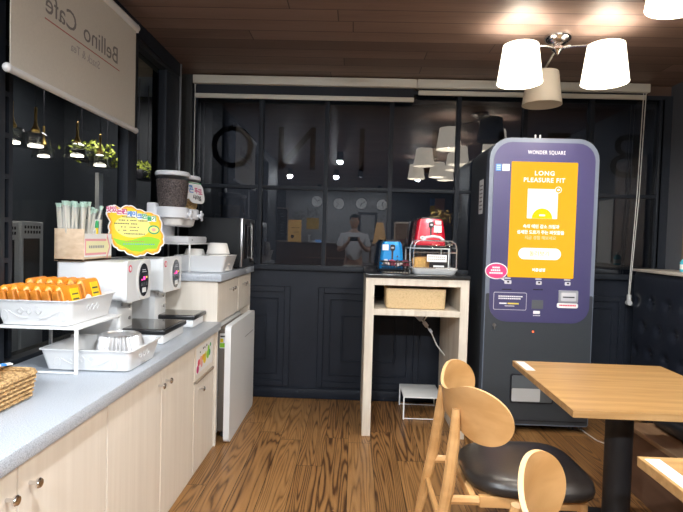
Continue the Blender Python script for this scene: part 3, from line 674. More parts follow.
# woven courses
for k in range(6):
    zz = .832+k*.0145; s_ = .305+.02*(zz-.826)/.079
    pts = ringp(s_+.004, s_+.034, zz, .032)
    dense = []
    for a, c in zip(pts, pts[1:]+pts[:1]):
        m_ = max(1, int((c-a).length/.011))
        for i in range(m_): dense.append(a.lerp(c, i/m_))
    ctr = V((-1.215, 1.515, zz))
    dense = [p+(p-ctr).normalized()*(.0035 if (i+k) % 2 else -.0025) for i, p in enumerate(dense)]
    bb.tube(dense, .0052, 5, True)
bb.build('body', None, wb, sharp=60)
rim = mb(M['wicker']).tube(ringp(.322, .352, .910), .008, 8, True).build('rim', None, wb)
for i in range(9):
    o = thing('sugar_sachet', 'slim blue and white sugar sachet lying in the wicker basket', 'sachet', (0, 0, 0), 'sugar sachets in the wicker basket')
    b1 = mb(M['whitep']).box((-.05, -.012, -.003), (.05, .012, .003), .002, 1); b1.build('packet', None, o)
    mb(M['blue']).box((-.045, -.0125, -.0034), (-.012, .0125, .0034), .001, 1).box((.012, -.0125, -.0034), (.03, .0125, .0034), .001, 1).build('print', None, o)
    o.location = (-1.18+random.uniform(-.07, .05), 1.55+random.uniform(-.09, .10), .900+.0085*i*.6); o.rotation_euler = (random.uniform(-.15, .15), random.uniform(-.2, .1), random.uniform(.2, 1.3))

# ------------------------------------------------------------ upper worktop: rack, cereal dispenser, bowls, microwave
r2 = thing('wire_rack', 'small white rack under the cereal dispenser on the high worktop', 'rack', (-1.22, 3.56, 1.13))
b = mb(M['whitem']).box((XL+.012, 3.345, 1.312), (-1.072, 3.80, 1.320), .002); b.build('shelf', None, r2)
for x, y in ((-1.08, 3.353), (-1.08, 3.79), (XL+.02, 3.353), (XL+.02, 3.79)):
    mb(M['whitem']).box((x-.005, y-.005, 1.1305), (x+.005, y+.005, 1.314), .001, 1).build('leg', None, r2)
cd = thing('cereal_dispenser', 'white twin cereal dispenser with dark and golden cereal on the small white rack', 'cereal dispenser', (-1.22, 3.55, 1.32))
st = mb(M['clearlid']).box((XL+.02, 3.345, 1.3205), (-1.088, 3.775, 1.366), .012, 3).m(M['gap']).box((-1.0885, 3.42, 1.338), (-1.087, 3.44, 1.347)).build('base', None, cd)
mb(M['clearlid']).box((XL+.025, 3.36, 1.35), (-1.315, 3.74, 1.585), .01, 3).build('column', None, cd)
for k, (yc, cer) in enumerate(((3.45, 'cereal'), (3.685, 'granola'))):
    xc = -1.235
    mb(M['clearlid']).lathe([(.100, 1.488), (.106, 1.491), (.106, 1.555), (.100, 1.56)], (xc, yc, 0), 36).box((-1.35, yc-.03, 1.51), (-1.31, yc+.03, 1.56)).build('collar', None, cd)
    can = mb(M['clear']).lathe([(.088, 1.555), (.098, 1.59), (.109, 1.772)], (xc, yc, 0), 36, cap=False).build('canister', None, cd)
    top = 1.742 if k == 0 else 1.675
    mb(M[cer]).lathe([(.083, 1.558), (.093, 1.59), (.1045 if k == 0 else .100, top), (.05, top+.006), (.001, top+.008)], (xc, yc, 0), 36).build('cereal', None, can)
    mb(M['clearlid']).lathe([(.111, 1.768), (.114, 1.773), (.114, 1.789), (.106, 1.797), (.03, 1.799)], (xc, yc, 0), 36).build('lid', None, cd)
    mb(M['bowl']).lathe([(.040, 1.432), (.060, 1.442), (.072, 1.49)], (xc+.01, yc, 0), 28).build('hopper', None, cd)
    kn = mb(M['clearlid']).cyl((xc+.10, yc, 1.515), (xc+.135, yc, 1.515), .013, n=14)
    for a in (0, PI/2*1.0):
        kn.box((xc+.122, yc-.010, 1.515-.040), (xc+.138, yc+.010, 1.515+.040), .008, 2, rot=(a+.4, 0, 0))
    kn.build('crank', None, cd)
sb = MB()
so = V((-1.135, 3.57, 1.672))
sR = V((.35, .94, 0)).normalized(); sU = V((-.18, 0, 1)).normalized(); sN = sR.cross(sU)
sb.m(M['whitep']).prism(rrect(.175, .150, .05), .006, so+sR*.03, sR, sU).prism(ell(.05, .06), .0055, so-sR*.075+sU*.01, sR, sU)
sgn = sb.build('label_board', None, cd)
pr = MB().m(M['dgreen']).prism(rrect(.14, .006, .003), .001, so+sN*.006+sU*.068+sR*.03, sR, sU).m(M['peach']).prism(rrect(.034, .04, .008), .001, so+sN*.006-sR*.075+sU*.012, sR, sU)
for ch, mm, a, c_, h_ in (('콘', 'blue', -.022, .02, .042), ('푸', 'crimson', .035, .012, .032), ('로', 'crimson', .075, .006, .036), ('시', 'inkk', -.0, -.035, .026), ('리', 'inkk', .03, -.038, .026), ('얼', 'inkk', .06, -.041, .026)):
    pr.m(M[mm]).text(ch, so+sN*.0066+sR*a+sU*c_, sR, sU, h_, .0008, bold=.001)
pr.build('label_print', None, sgn)
# white basket with stacked bowls
bs = thing('plastic_basket', 'white rectangular basket holding bowl stacks at the edge of the high worktop', 'basket', (-1.04, 3.53, 1.13))
def ringp(w_, d_, z, r=.02): return [V((-1.015+x, 3.525+y, z)) for x, y in rrect(w_, d_, r)]
rows = [ringp(.27, .27, 1.1305), ringp(.292, .29, 1.134), ringp(.348, .33, 1.238), ringp(.352, .334, 1.242), ringp(.338, .32, 1.242), ringp(.28, .28, 1.138), ringp(.1, .1, 1.138)]
bb = mb(M['tray']).grid(rows, True)
for rw in (rows[0], rows[-1]):
    t2 = bmesh.new(); t2.faces.new([t2.verts.new(p) for p in rw]); bb._add(t2)
bb.build('body', None, bs)
def bowl(x, y, z, k, label, g):
    return tag(mb(M['bowl']).lathe([(.080, 0), (.081, .006), (.078, .006), (.060, .070), (.056, .074), (.02, .074)], (x, y, z), 32).build('paper_bowl'), label, 'bowl', g)
for i in range(4):
    bowl(-.93, 3.50, 1.139+i*.038, 1, 'upturned white bowl in the taller stack in the white basket, '+['lowest', 'second from the bottom', 'third from the bottom', 'topmost'][i], 'upturned bowls in the white basket')
for i in range(3):
    bowl(-1.105, 3.545, 1.139+i*.034, 1, 'upturned white bowl in the shorter stack under the small rack, '+['lowest', 'middle', 'topmost'][i], 'upturned bowls in the white basket')
mv = thing('microwave_oven', 'black and steel microwave oven at the far end of the high worktop', 'microwave', (-1.04, 4.0, 1.13))
mb(M['ovenb']).box((-1.245, 3.84, 1.14), (-.858, 4.30, 1.512), .006).build('body', None, mv)
mf = mb(M['steel']).box((-.858, 3.84, 1.142), (-.838, 4.30, 1.512), .004).build('door_frame', None, mv)
mb(M['bgloss']).box((-.839, 3.90, 1.20), (-.834, 4.09, 1.47), .002).build('door_glass', None, mv)
mb(M['bplas']).box((-.839, 4.12, 1.165), (-.833, 4.28, 1.49), .002).build('control_panel', None, mv)
mb(M['steel']).cyl((-.821, 4.105, 1.20), (-.821, 4.105, 1.47), .007, n=10).cyl((-.841, 4.105, 1.21), (-.821, 4.105, 1.21), .005, n=8).cyl((-.841, 4.105, 1.46), (-.821, 4.105, 1.46), .005, n=8).build('door_handle', None, mv)
b = mb(M['chrome'])
for z in (1.20, 1.28): b.cyl((-.834, 4.195, z), (-.820, 4.195, z), .02, n=16)
b.build('dial', None, mv)
b = mb(M['rubber'])
for x in (-1.2, -.9):
    for y in (3.89, 4.25): mb(M['rubber']).cyl((x, y, 1.1305), (x, y, 1.142), .014, n=12).build('foot', None, mv)

# ------------------------------------------------------------ console stand
cs = thing('console_table', 'tall washed-wood console stand with a black top against the far wall', 'console table', (.45, 3.95, 0))
cx0, cx1, cy0, cy1 = .092, .808, 3.56, 4.335
mb(M['conwood']).box((cx0, cy0, 0), (cx0+.06, cy1, 1.115), .002, 1).build('side_panel', None, cs)
mb(M['conwood']).box((cx1-.06, cy0, 0), (cx1, cy1, 1.115), .002, 1).build('side_panel', None, cs)
mb(M['conwood']).box((cx0+.06, cy0, 1.065), (cx1-.06, cy1, 1.115), .002, 1).build('top_rail', None, cs)
mb(M['conwood']).box((cx0+.06, cy0, .855), (cx1-.06, cy1, .897), .002, 1).build('shelf', None, cs)
mb(M['counter_black']).box((cx0-.006, cy0-.008, 1.115), (cx1+.006, cy1, 1.145), .004).build('top', None, cs)
# wicker drawer basket on the shelf
wk = thing('wicker_basket', 'pale woven rectangular basket on the shelf of the console stand', 'basket', (.45, 3.75, .897))
bb = mb(M['wicker2'])
def ringp(w_, d_, z, r=.02): return [V((.448+x, 3.74+y, z)) for x, y in rrect(w_, d_, r)]
rows = [ringp(.39, .23, .8975), ringp(.415, .25, .903), ringp(.425, .26, 1.035), ringp(.42, .255, 1.041), ringp(.40, .235, 1.036), ringp(.39, .225, .91), ringp(.1, .1, .91)]
bb.grid(rows, True)
for rw in (rows[0], rows[-1]):
    t2 = bmesh.new(); t2.faces.new([t2.verts.new(p) for p in rw]); bb._add(t2)
bb.build('body', None, wk)
# toasters
def toaster(x, y, z, w, h, ln, material, label):
    t = thing('toaster', label, 'toaster', (x, y, z))
    n = 10; rows = []
    for i in range(n+1):
        u = i/n; k = 1-.20*u**1.4
        if u > .9: k -= .10*((u-.9)/.1)**2
        rows.append([V((x+a*k, y+ln/2+b_*(1-.06*u), z+.018+(h-.03)*u)) for a, b_ in rrect(w, ln, .03)])
    bb = mb(M[material]).grid(rows, True)
    t2 = bmesh.new(); t2.faces.new([t2.verts.new(p) for p in rows[-1]]); bb._add(t2)
    bb.build('shell', None, t)
    mb(M['bplas']).prism(rrect(w*1.02, ln*1.01, .03), .02, (x, y+ln/2, z+.0005), (1, 0, 0), (0, 1, 0)).build('base', None, t)
    tp = mb(M['bplas']).prism(rrect(w*.62, ln*.86, .02), .014, (x, y+ln/2, z+h-.014), (1, 0, 0), (0, 1, 0)).build('top_trim', None, t)
    mb(M['slot']).box((x-w*.2, y+ln*.15, z+h-.001), (x-w*.06, y+ln*.85, z+h+.0015)).box((x+w*.06, y+ln*.15, z+h-.001), (x+w*.2, y+ln*.85, z+h+.0015)).build('bread_slot', None, tp)
    yf = y+.0025+ln*.0
    def fy(zz): u = min(1, max(0, (zz-z-.018)/(h-.03))); return y+ln/2*(.06*u)
    b = mb(M['slot']).prism(rrect(.012, h*.56, .005), .004, (x+.003, fy(z+h*.5)+.003, z+h*.52), (1, 0, 0), (0, 0, 1))
    b.build('lever_slot', None, t)
    b = mb(M['bplas']).prism(rrect(.036, .045, .012), .022, (x+.003, fy(z+h*.75)+.001, z+h*.76), (1, 0, 0), (0, 0, 1)).m(M['steel']).prism(rrect(.020, .012, .004), .003, (x+.003, fy(z+h*.75)-.021, z+h*.76), (1, 0, 0), (0, 0, 1))
    b.build('lever', None, t)
    mb(M['whitep']).prism(ell(.020, .015), .004, (x-w*.24, fy(z+h*.33)+.003, z+h*.33), (1, 0, 0), (0, 0, 1)).m(M['steel']).prism(ell(.010, .007), .006, (x-w*.24, fy(z+h*.33)+.003, z+h*.33), (1, 0, 0), (0, 0, 1)).build('badge', None, t)
    b = mb(M['bplas'])
    for k in range(3): b.cyl((x+w*.22, fy(z+.3*h)+.004, z+h*(.25+.12*k)), (x+w*.22, fy(z+.3*h)-.004, z+h*(.25+.12*k)), .006, n=12)
    b.build('button', None, t)
    return t
tb = toaster(.283, 3.79, 1.1455, .182, .235, .28, 'tblue', 'blue toaster seen end-on behind the jam basket on the console stand')
mb(M['whitep']).prism(rrect(.045, .042, .002, 1), .0015, (.235, 3.797, 1.325), (1, 0, 0), (0, 0, 1)).build('paper_note', None, tb)
rs = thing('wire_rack', 'small white riser under the red toaster on the console stand', 'rack', (.58, 4.13, 1.1455))
mb(M['whitem']).box((.43, 3.965, 1.318), (.74, 4.325, 1.326), .002).build('shelf', None, rs)
for x in (.437, .733):
    for y in (3.973, 4.317): mb(M['whitem']).box((x-.005, y-.005, 1.146), (x+.005, y+.005, 1.319)).build('leg', None, rs)
tr_ = toaster(.592, 4.0, 1.3265, .245, .238, .30, 'tred', 'red toaster raised on a white riser behind the clear bread box')
mb(M['whitep']).prism(rrect(.06, .055, .002, 1), .0015, (.648, 4.005, 1.475), (1, 0, 0), (0, 0, 1)).prism(rrect(.045, .03, .002, 1), .0015, (.652, 4.008, 1.525), (1, 0, 0), (0, 0, 1)).build('paper_note', None, tr_)
# dark wire basket with jam sachets
jb = thing('wire_basket', 'dark wire basket of jam sachets in front of the blue toaster', 'basket', (.30, 3.66, 1.1455))
b = mb(M['bplas'])
for z, k in ((1.149, 0), (1.175, .003), (1.2, .006), (1.228, .010)):
    b.tube([(.302+x, 3.668+y, z) for x, y in rrect(.19+k*2, .15+k*2, .015)], .0028 if z < 1.22 else .005, 6, True)
for i in range(9):
    x = .215+i*.0218
    for y, s_ in ((3.593, -1), (3.743, 1)): b.tube([(x, y, 1.148), (x, y+s_*.010, 1.228)], .0018, 5)
b.m(M['conwood']).box((.215, 3.597, 1.1465), (.39, 3.74, 1.151), .001, 1)
b.build('body', None, jb)
for i in range(16):
    o = tag(mb(M['jam'] if i % 2 else M['jam2']).sph((0, 0, 0), .024, (1.0, .75, .45), 10).box((-.026, -.018, -.001), (.026, .018, .0012)).build('jam_sachet'), 'small dark berry jam sachet heaped in the wire basket' if i % 2 else 'small pale jam sachet heaped in the wire basket', 'jam sachet', 'dark jam sachets in the wire basket' if i % 2 else 'pale jam sachets in the wire basket')
    o.location = (.232+.047*(i % 4), 3.617+.032*((i//4) % 4), 1.178+.017*random.random()+(.026 if i//4 in (1, 2) else .014)); o.rotation_euler = (random.uniform(-.6, .6), random.uniform(-.6, .6), random.uniform(0, 3))
# clear bread box
bb_ = thing('bread_box', 'clear plastic bread box with toast slices on a white tray on the console stand', 'bread box', (.575, 3.74, 1.1455))
def ringp(w_, d_, z, r=.03): return [V((.575+x, 3.745+y, z)) for x, y in rrect(w_, d_, r)]
rows = [ringp(.285, .22, 1.146), ringp(.295, .23, 1.15), ringp(.325, .255, 1.182), ringp(.33, .26, 1.186), ringp(.32, .25, 1.186), ringp(.285, .22, 1.16), ringp(.05, .05, 1.16)]
b = mb(M['tray']).grid(rows, True)
for rw in (rows[0], rows[-1]):
    t2 = bmesh.new(); t2.faces.new([t2.verts.new(p) for p in rw]); b._add(t2)
b.build('tray_base', None, bb_)
rows = [ringp(.305, .235, 1.187), ringp(.305, .235, 1.33), ringp(.295, .225, 1.37), ringp(.26, .20, 1.388), ringp(.10, .08, 1.392)]
b = mb(M['clear']).grid(rows, True)
t2 = bmesh.new(); t2.faces.new([t2.verts.new(p) for p in rows[-1]]); b._add(t2)
dm = b.build('dome', None, bb_)
b = mb(M['edgeclr'])
yF, yK = 3.63, 3.86
for yy in (yF, yK):
    b.tube([(.425, yy, 1.187), (.425, yy, 1.33), (.437, yy, 1.368), (.465, yy, 1.384), (.685, yy, 1.384), (.713, yy, 1.368), (.725, yy, 1.33), (.725, yy, 1.187)], .0045, 6)
b.tube([(.422, yF-.004, 1.300), (.728, yF-.004, 1.300)], .005, 6); b.tube([(.422, yF-.004, 1.19), (.728, yF-.004, 1.19)], .006, 6)
for x in (.425, .725): b.tube([(x, yF, 1.30), (x, yK, 1.30)], .005, 6)
b.build('dome_edge', None, dm)
mb(M['clearlid']).tube([(.50, 3.745, 1.386), (.525, 3.745, 1.408), (.575, 3.745, 1.416), (.625, 3.745, 1.408), (.65, 3.745, 1.386)], .009, 8).build('handle', None, dm)
lb = mb(M['whitep']).box((.517, 3.6225, 1.235), (.655, 3.6245, 1.285)).m(M['inkl'])
for k in range(2):
    for i in range(9): lb.box((.526+.0135*i, 3.6215, 1.266-.016*k), (.536+.0135*i, 3.623, 1.274-.016*k))
lb.build('label', None, dm)
mb(M['bplas']).box((.535, 3.632, 1.192), (.66, 3.634, 1.29)).m(M['whitep']).box((.565, 3.6305, 1.198), (.64, 3.632, 1.21)).build('dark_notice', None, dm)
for i in range(5):
    o = thing('toast_slice', 'toast slice standing in the clear bread box, '+['leftmost', 'second from the left', 'third from the left', 'fourth from the left', 'rightmost'][i], 'toast', (0, 0, 0), 'toast slices in the bread box')
    pf = [(-.05, 0), (.05, 0), (.052, .065), (.058, .08), (.048, .098), (.02, .104), (0, .101), (-.02, .104), (-.048, .098), (-.058, .08), (-.052, .065)]
    mb(M['crust']).prism(pf, .013, (-.0065, 0, 0), (0, 1, 0), (0, 0, 1)).build('crust', None, o)
    mb(M['toast']).prism([(a*.92, .004+b_*.92) for a, b_ in pf], .0142, (-.0071, 0, 0), (0, 1, 0), (0, 0, 1)).build('crumb', None, o)
    o.location = (.478+.018*i, 3.69+.022*i, 1.1615); o.rotation_euler = (0, -.14-.01*i, 1.05)
# riser on the floor under the console
ws = thing('wire_rack', 'low white riser standing on the floor under the console stand', 'rack', (.55, 4.1, 0))
mb(M['whitem']).box((.415, 3.92, .170), (.715, 4.28, .178), .002).build('shelf', None, ws)
for x in (.42, .71):
    for y in (3.925, 4.275): mb(M['whitem']).box((x-.005, y-.005, .0005), (x+.005, y+.005, .171)).build('leg', None, ws)
b = mb(M['whitem']); bar(b, (.42, 3.925, .008), (.71, 3.925, .008), .004); bar(b, (.42, 4.275, .008), (.71, 4.275, .008), .004); b.build('foot_bar', None, ws)
# hanging socket block
ps = thing('power_strip', 'grey socket block hanging by its cable under the console shelf', 'power strip', (.56, 4.0, .72))
mb(M['silver']).box((.47, 3.98, .775), (.56, 4.03, .82), .008, rot=(0, .75, 0)).build('socket_block', None, ps)
mb(M['icon']).box((.555, 3.985, .715), (.60, 4.02, .745), .006, rot=(0, .9, 0)).box((.60, 3.985, .67), (.635, 4.02, .692), .006, rot=(0, 1.0, 0)).build('plug', None, ps)
mb(M['sock']).tube([(.51, 4.0, .8545), (.50, 4.0, .83), (.515, 4.0, .80), (.57, 4.0, .735), (.625, 4.0, .665), (.67, 4.0, .57), (.735, 4.01, .49)], .005, 6).tube([(.60, 4.0, .8545), (.59, 3.99, .80), (.56, 3.99, .76)], .005, 6).build('cable', None, ps)

# ------------------------------------------------------------ vending kiosk
KX0, KX1, KY = .962, 1.742, 3.74; KC = (KX0+KX1)/2; KW = KX1-KX0
kz = thing('vending_kiosk', 'dark vending kiosk with a purple front and lit orange touch screen', 'vending kiosk', (KC, 4.0, 0))
mb(M['kside']).prism(rrect(KW-.01, 2.05, (.12, .01), cy=1.065), .50, (KC, 4.33, .04), (1, 0, 0), (0, 0, 1)).build('cabinet', None, kz)
mb(M['kborder']).prism(rrect(KW, 2.085, (.15, .02), cy=1.0425), .085, (KC, KY+.085, .055), (1, 0, 0), (0, 0, 1)).build('front_shell', None, kz)
mb(M['kgrey']).prism(rrect(KW-.012, .95, .012, cy=.475), .004, (KC, KY, .065), (1, 0, 0), (0, 0, 1)).m(M['slot']).box((KX0+.02, KY-.006, .088), (KX1-.02, KY+.01, .094)).build('lower_door', None, kz)
PP = mb(M['purple']).prism(rrect(KW-.06, 1.295, (.125, .125), cy=.6475), .006, (KC, KY-.0005, .812), (1, 0, 0), (0, 0, 1)).build('purple_panel', None, kz)
yk = KY-.0068
def kp(name, parent=None): pass
SC_ = mb(M['screen']).prism(rrect(.472, .832, .008, cy=0), .003, (1.352, yk, 1.553), (1, 0, 0), (0, 0, 1)).build('screen', None, kz)
ys = yk-.0034
T = lambda b, s_, x, z, h, **k: b.text(s_, (x, ys, z), (1, 0, 0), (0, 0, 1), h, .0006, **k)
b = mb(M['scrw'])
T(b, 'LONG', 1.353, 1.887, .031, xs=1.05, bold=.0012, sp=1.18); T(b, 'PLEASURE FIT', 1.352, 1.838, .031, xs=.98, bold=.0012, sp=1.14)
b.prism(rrect(.216, .213, .002, 1), .0006, (1.346, ys+.0004, 1.670), (1, 0, 0), (0, 0, 1))
b.prism(ell(.024, .024), .0012, (1.455, ys+.0002, 1.772), (1, 0, 0), (0, 0, 1)); b.m(M['screen']).prism(ell(.019, .019), .0006, (1.455, ys-.001, 1.772), (1, 0, 0), (0, 0, 1)); b.m(M['scrw']).prism(ell(.011, .008), .0006, (1.455, ys-.0017, 1.772), (1, 0, 0), (0, 0, 1))
b.m(M['scry']).prism([(.073*math.cos(a), .073*math.sin(a)) for a in [PI*i/20 for i in range(21)]], .0006, (1.346, ys-.0004, 1.564), (1, 0, 0), (0, 0, 1))
b.m(M['scrw']).prism(rrect(.042, .012, .004), .0006, (1.346, ys-.001, 1.588), (1, 0, 0), (0, 0, 1))
T(b, '속의 예민 감소 크림과', 1.343, 1.505, .021, bold=.001, xs=.95); T(b, '섬세한 도트가 주는 짜릿함을', 1.340, 1.463, .021, bold=.001, xs=.95)
b.m(M['scrl']); T(b, '지금 경험 해보세요', 1.340, 1.424, .021, bold=.0003, xs=.95)
b.m(M['scrw']).prism(rrect(.305, .083, .0414), .0006, (1.340, ys, 1.310), (1, 0, 0), (0, 0, 1)); T(b, '버튼설명', 1.338, 1.192, .018, bold=.001)
b.m(M['screen']).text('둘러보기', (1.338, ys-.0012, 1.310), (1, 0, 0), (0, 0, 1), .028, .0006)
b.build('screen_image', None, SC_)
b = mb(M['whitep']); b.text('WONDER SQUARE', (1.363, yk, 2.036), (1, 0, 0), (0, 0, 1), .027, .001, xs=.76, sp=1.1); b.build('brand_lettering', None, PP)
b = mb(M['blue']).box((1.005, yk-.001, 1.90), (1.043, yk+.001, 1.948)).m(M['icon'])
for k in range(3): b.box((1.010, yk-.0018, 1.908+k*.014), (1.038, yk, 1.913+k*.014))
b.m(M['whitep']).box((1.052, yk-.001, 1.90), (1.102, yk+.001, 1.948)).m(M['inkl']).box((1.062, yk-.0018, 1.915), (1.092, yk, 1.921)); b.build('small_sticker', None, PP)
# bubble
bub = ell(.078, .055, 30, 1.036, 1.180)
b = mb(M['whitep']).prism(ell(.082, .060, 30, 1.036, 1.178), .0012, (0, yk, 0), (1, 0, 0), (0, 0, 1)).prism([(1.05, 1.13), (1.098, 1.107), (1.085, 1.14)], .0012, (0, yk, 0), (1, 0, 0), (0, 0, 1)).m(M['pinkb']).prism(ell(.075, .053, 30, 1.036, 1.178), .0010, (0, yk-.0012, 0), (1, 0, 0), (0, 0, 1))
b.m(M['whitep'])
for k, wd in enumerate((.06, .08, .10)):
    for i in range(int(wd/.014)): b.box((1.036-wd/2+i*.014, yk-.003, 1.197-k*.020), (1.036-wd/2+i*.014+.011, yk-.002, 1.209-k*.020))
b.build('speech_sticker', None, PP)
for x in (1.118, 1.340, 1.546):
    b = mb(M['icon']); b.prism(rrect(.045, .009, .003), .001, (x, yk, 1.128), (1, 0, 0), (0, 0, 1)).prism(rrect(.040 if x > 1.2 else .05, .026, .006), .001, (x+.004, yk, 1.100), (1, 0, 0), (0, 0, 1))
    b.m(M['slot']).prism(rrect(.016, .012, .004), .0006, (x+.006, yk-.001, 1.102), (1, 0, 0), (0, 0, 1)); b.build('icon', None, PP)
b = mb(M['slot']).box((1.08, yk-.0012, 1.043), (1.15, yk+.001, 1.050)).box((1.305, yk-.0012, 1.048), (1.375, yk+.001, 1.055)); b.build('card_slot', None, PP)
b = mb(M['icon']).prism(rrect(.238, .128, .010), .0008, (1.142, yk, .962), (1, 0, 0), (0, 0, 1)).m(M['purple']).prism(rrect(.231, .121, .008), .0008, (1.142, yk-.0006, .962), (1, 0, 0), (0, 0, 1)).m(M['whitep'])
for r0, (n, z) in enumerate(((13, .992), (12, .976))):
    for i in range(n): b.box((1.058+i*.0135, yk-.0024, z), (1.058+i*.0135+.0105, yk-.0013, z+.009))
b.box((1.065, yk-.0024, .940), (1.118, yk-.0013, .950)).box((1.105, yk-.0024, .925), (1.175, yk-.0013, .929)).m(M['yellowt']).box((1.125, yk-.0024, .940), (1.205, yk-.0013, .950))
b.build('notice_box', None, PP)
mb(M['pocket']).prism(rrect(.082, .064, .004), .0015, (1.340, yk, .944), (1, 0, 0), (0, 0, 1)).build('reader_window', None, PP)
b = mb(M['whitep']).prism(rrect(.048, .022, .002), .001, (1.336, yk, .886), (1, 0, 0), (0, 0, 1))
for i in range(5): b.box((1.312+i*.0105, yk-.0012, .860), (1.312+i*.0105+.008, yk, .866))
b.build('barcode_icon', None, PP)
b = mb(M['silver']).prism(rrect(.138, .088, .006), .010, (1.556, yk, 1.008), (1, 0, 0), (0, 0, 1)).m(M['icon']).prism(rrect(.105, .060, .004), .006, (1.556, yk-.009, 1.005), (1, 0, 0), (0, 0, 1)).m(M['slot']).box((1.515, yk-.0165, 1.0), (1.597, yk-.012, 1.008))
b.build('bill_slot', None, kz)
b = mb(M['whitep']).prism(rrect(.150, .036, .012), .004, (1.554, yk, .942), (1, 0, 0), (0, 0, 1)).m(M['red'])
for i in range(10): b.box((1.496+i*.012, yk-.005, .938), (1.496+i*.012+.0095, yk-.0035, .948))
b.build('red_notice', None, PP)
mb(M['steel']).cyl((1.035, KY-.012, .785), (1.035, KY, .785), .013, n=16).box((1.031, KY-.016, .755), (1.039, KY-.010, .785)).build('lock', None, kz)
mb(M['redled']).cyl((1.316, KY-.010, .745), (1.316, KY-.003, .745), .007, n=12).m(M['slot']).cyl((1.316, KY-.008, .745), (1.316, KY-.002, .745), .012, n=16).build('indicator', None, kz)
b = mb(M['slot']).prism(rrect(.315, .215, .018), .004, (1.325, KY-.004, .325), (1, 0, 0), (0, 0, 1)).m(M['pocket']).prism(rrect(.295, .195, .014), .002, (1.325, KY-.0078, .325), (1, 0, 0), (0, 0, 1)).m(M['palestrip']).prism(rrect(.205, .095, .010), .0015, (1.282, KY-.0095, .280), (1, 0, 0), (0, 0, 1))
b.build('pickup_hatch', None, kz)
b = mb(M['whitem']); b.cyl((KX0-.0, 4.0, 1.75), (KX0+.006, 4.0, 1.75), .004, n=8)
b = mb(M['paper']).box((KX0+.0035, 3.92, 1.60), (KX0+.0052, 4.04, 1.86)).m(M['inkl'])
for k in range(7): b.box((KX0+.0026, 3.935, 1.63+k*.03), (KX0+.004, 4.02, 1.64+k*.03))
b.build('side_notice', None, kz)
b = mb(M['whitem']).cyl((1.30, 3.80, 2.14), (1.30, 3.80, 2.175), .006, n=10).cyl((1.335, 3.80, 2.14), (1.335, 3.80, 2.175), .006, n=10); b.build('antenna', None, kz)
for x in (KX0+.08, KX1-.08):
    for y in (3.84, 4.24): mb(M['rubber']).cyl((x-.012, y, .026), (x+.012, y, .026), .026, n=18).cyl((x, y, .03), (x, y, .056), .018, n=12).build('caster', None, kz)
tag(mb(M['sock']).tube([(1.70, 4.08, .03), (1.73, 3.98, .008), (1.74, 3.76, .006), (1.755, 3.62, .006), (1.83, 3.50, .006), (1.98, 3.44, .006), (2.2, 3.46, .006)], .005, 6).build('power_cable'), 'pale cable lying on the floor beside the kiosk', 'cable')

# ------------------------------------------------------------ dining tables
def dtable(cx, cy, w, d, label, strip=None):
    t = thing('dining_table', label, 'table', (cx, cy, 0), 'oak dining tables')
    mb(M['table']).box((cx-w/2, cy-d/2, .7285), (cx+w/2, cy+d/2, .7302)).m(M['tedge']).box((cx-w/2, cy-d/2, .700), (cx+w/2, cy+d/2, .7290), .002, 1).build('tabletop', None, t)
    mb(M['tleg']).lathe([(.060, .012), (.060, .69), (.075, .70)], (cx-.012, cy, 0), 28).build('post', None, t)
    mb(M['tleg']).box((cx-.22, cy-.16, .690), (cx+.16, cy+.16, .6995)).build('mounting_plate', None, t)
    mb(M['tleg']).lathe([(.25, 0.0005), (.25, .012), (.08, .025), (.06, .03)], (cx-.03, cy, 0), 32).build('foot_plate', None, t)
    x0, y1 = cx-w/2, cy+d/2
    mb(M['strip']).box((x0+.012, y1-.21, .7303), (x0+.058, y1-.018, .7309)).build('paper_strip', None, t)
    return t
dtable(1.290, 2.427, .80, .83, 'square oak dining table in front of the kiosk').rotation_euler[2] = -.02
dtable(1.298, 1.178, .80, .83, 'nearer oak dining table cut off by the lower right of the frame')

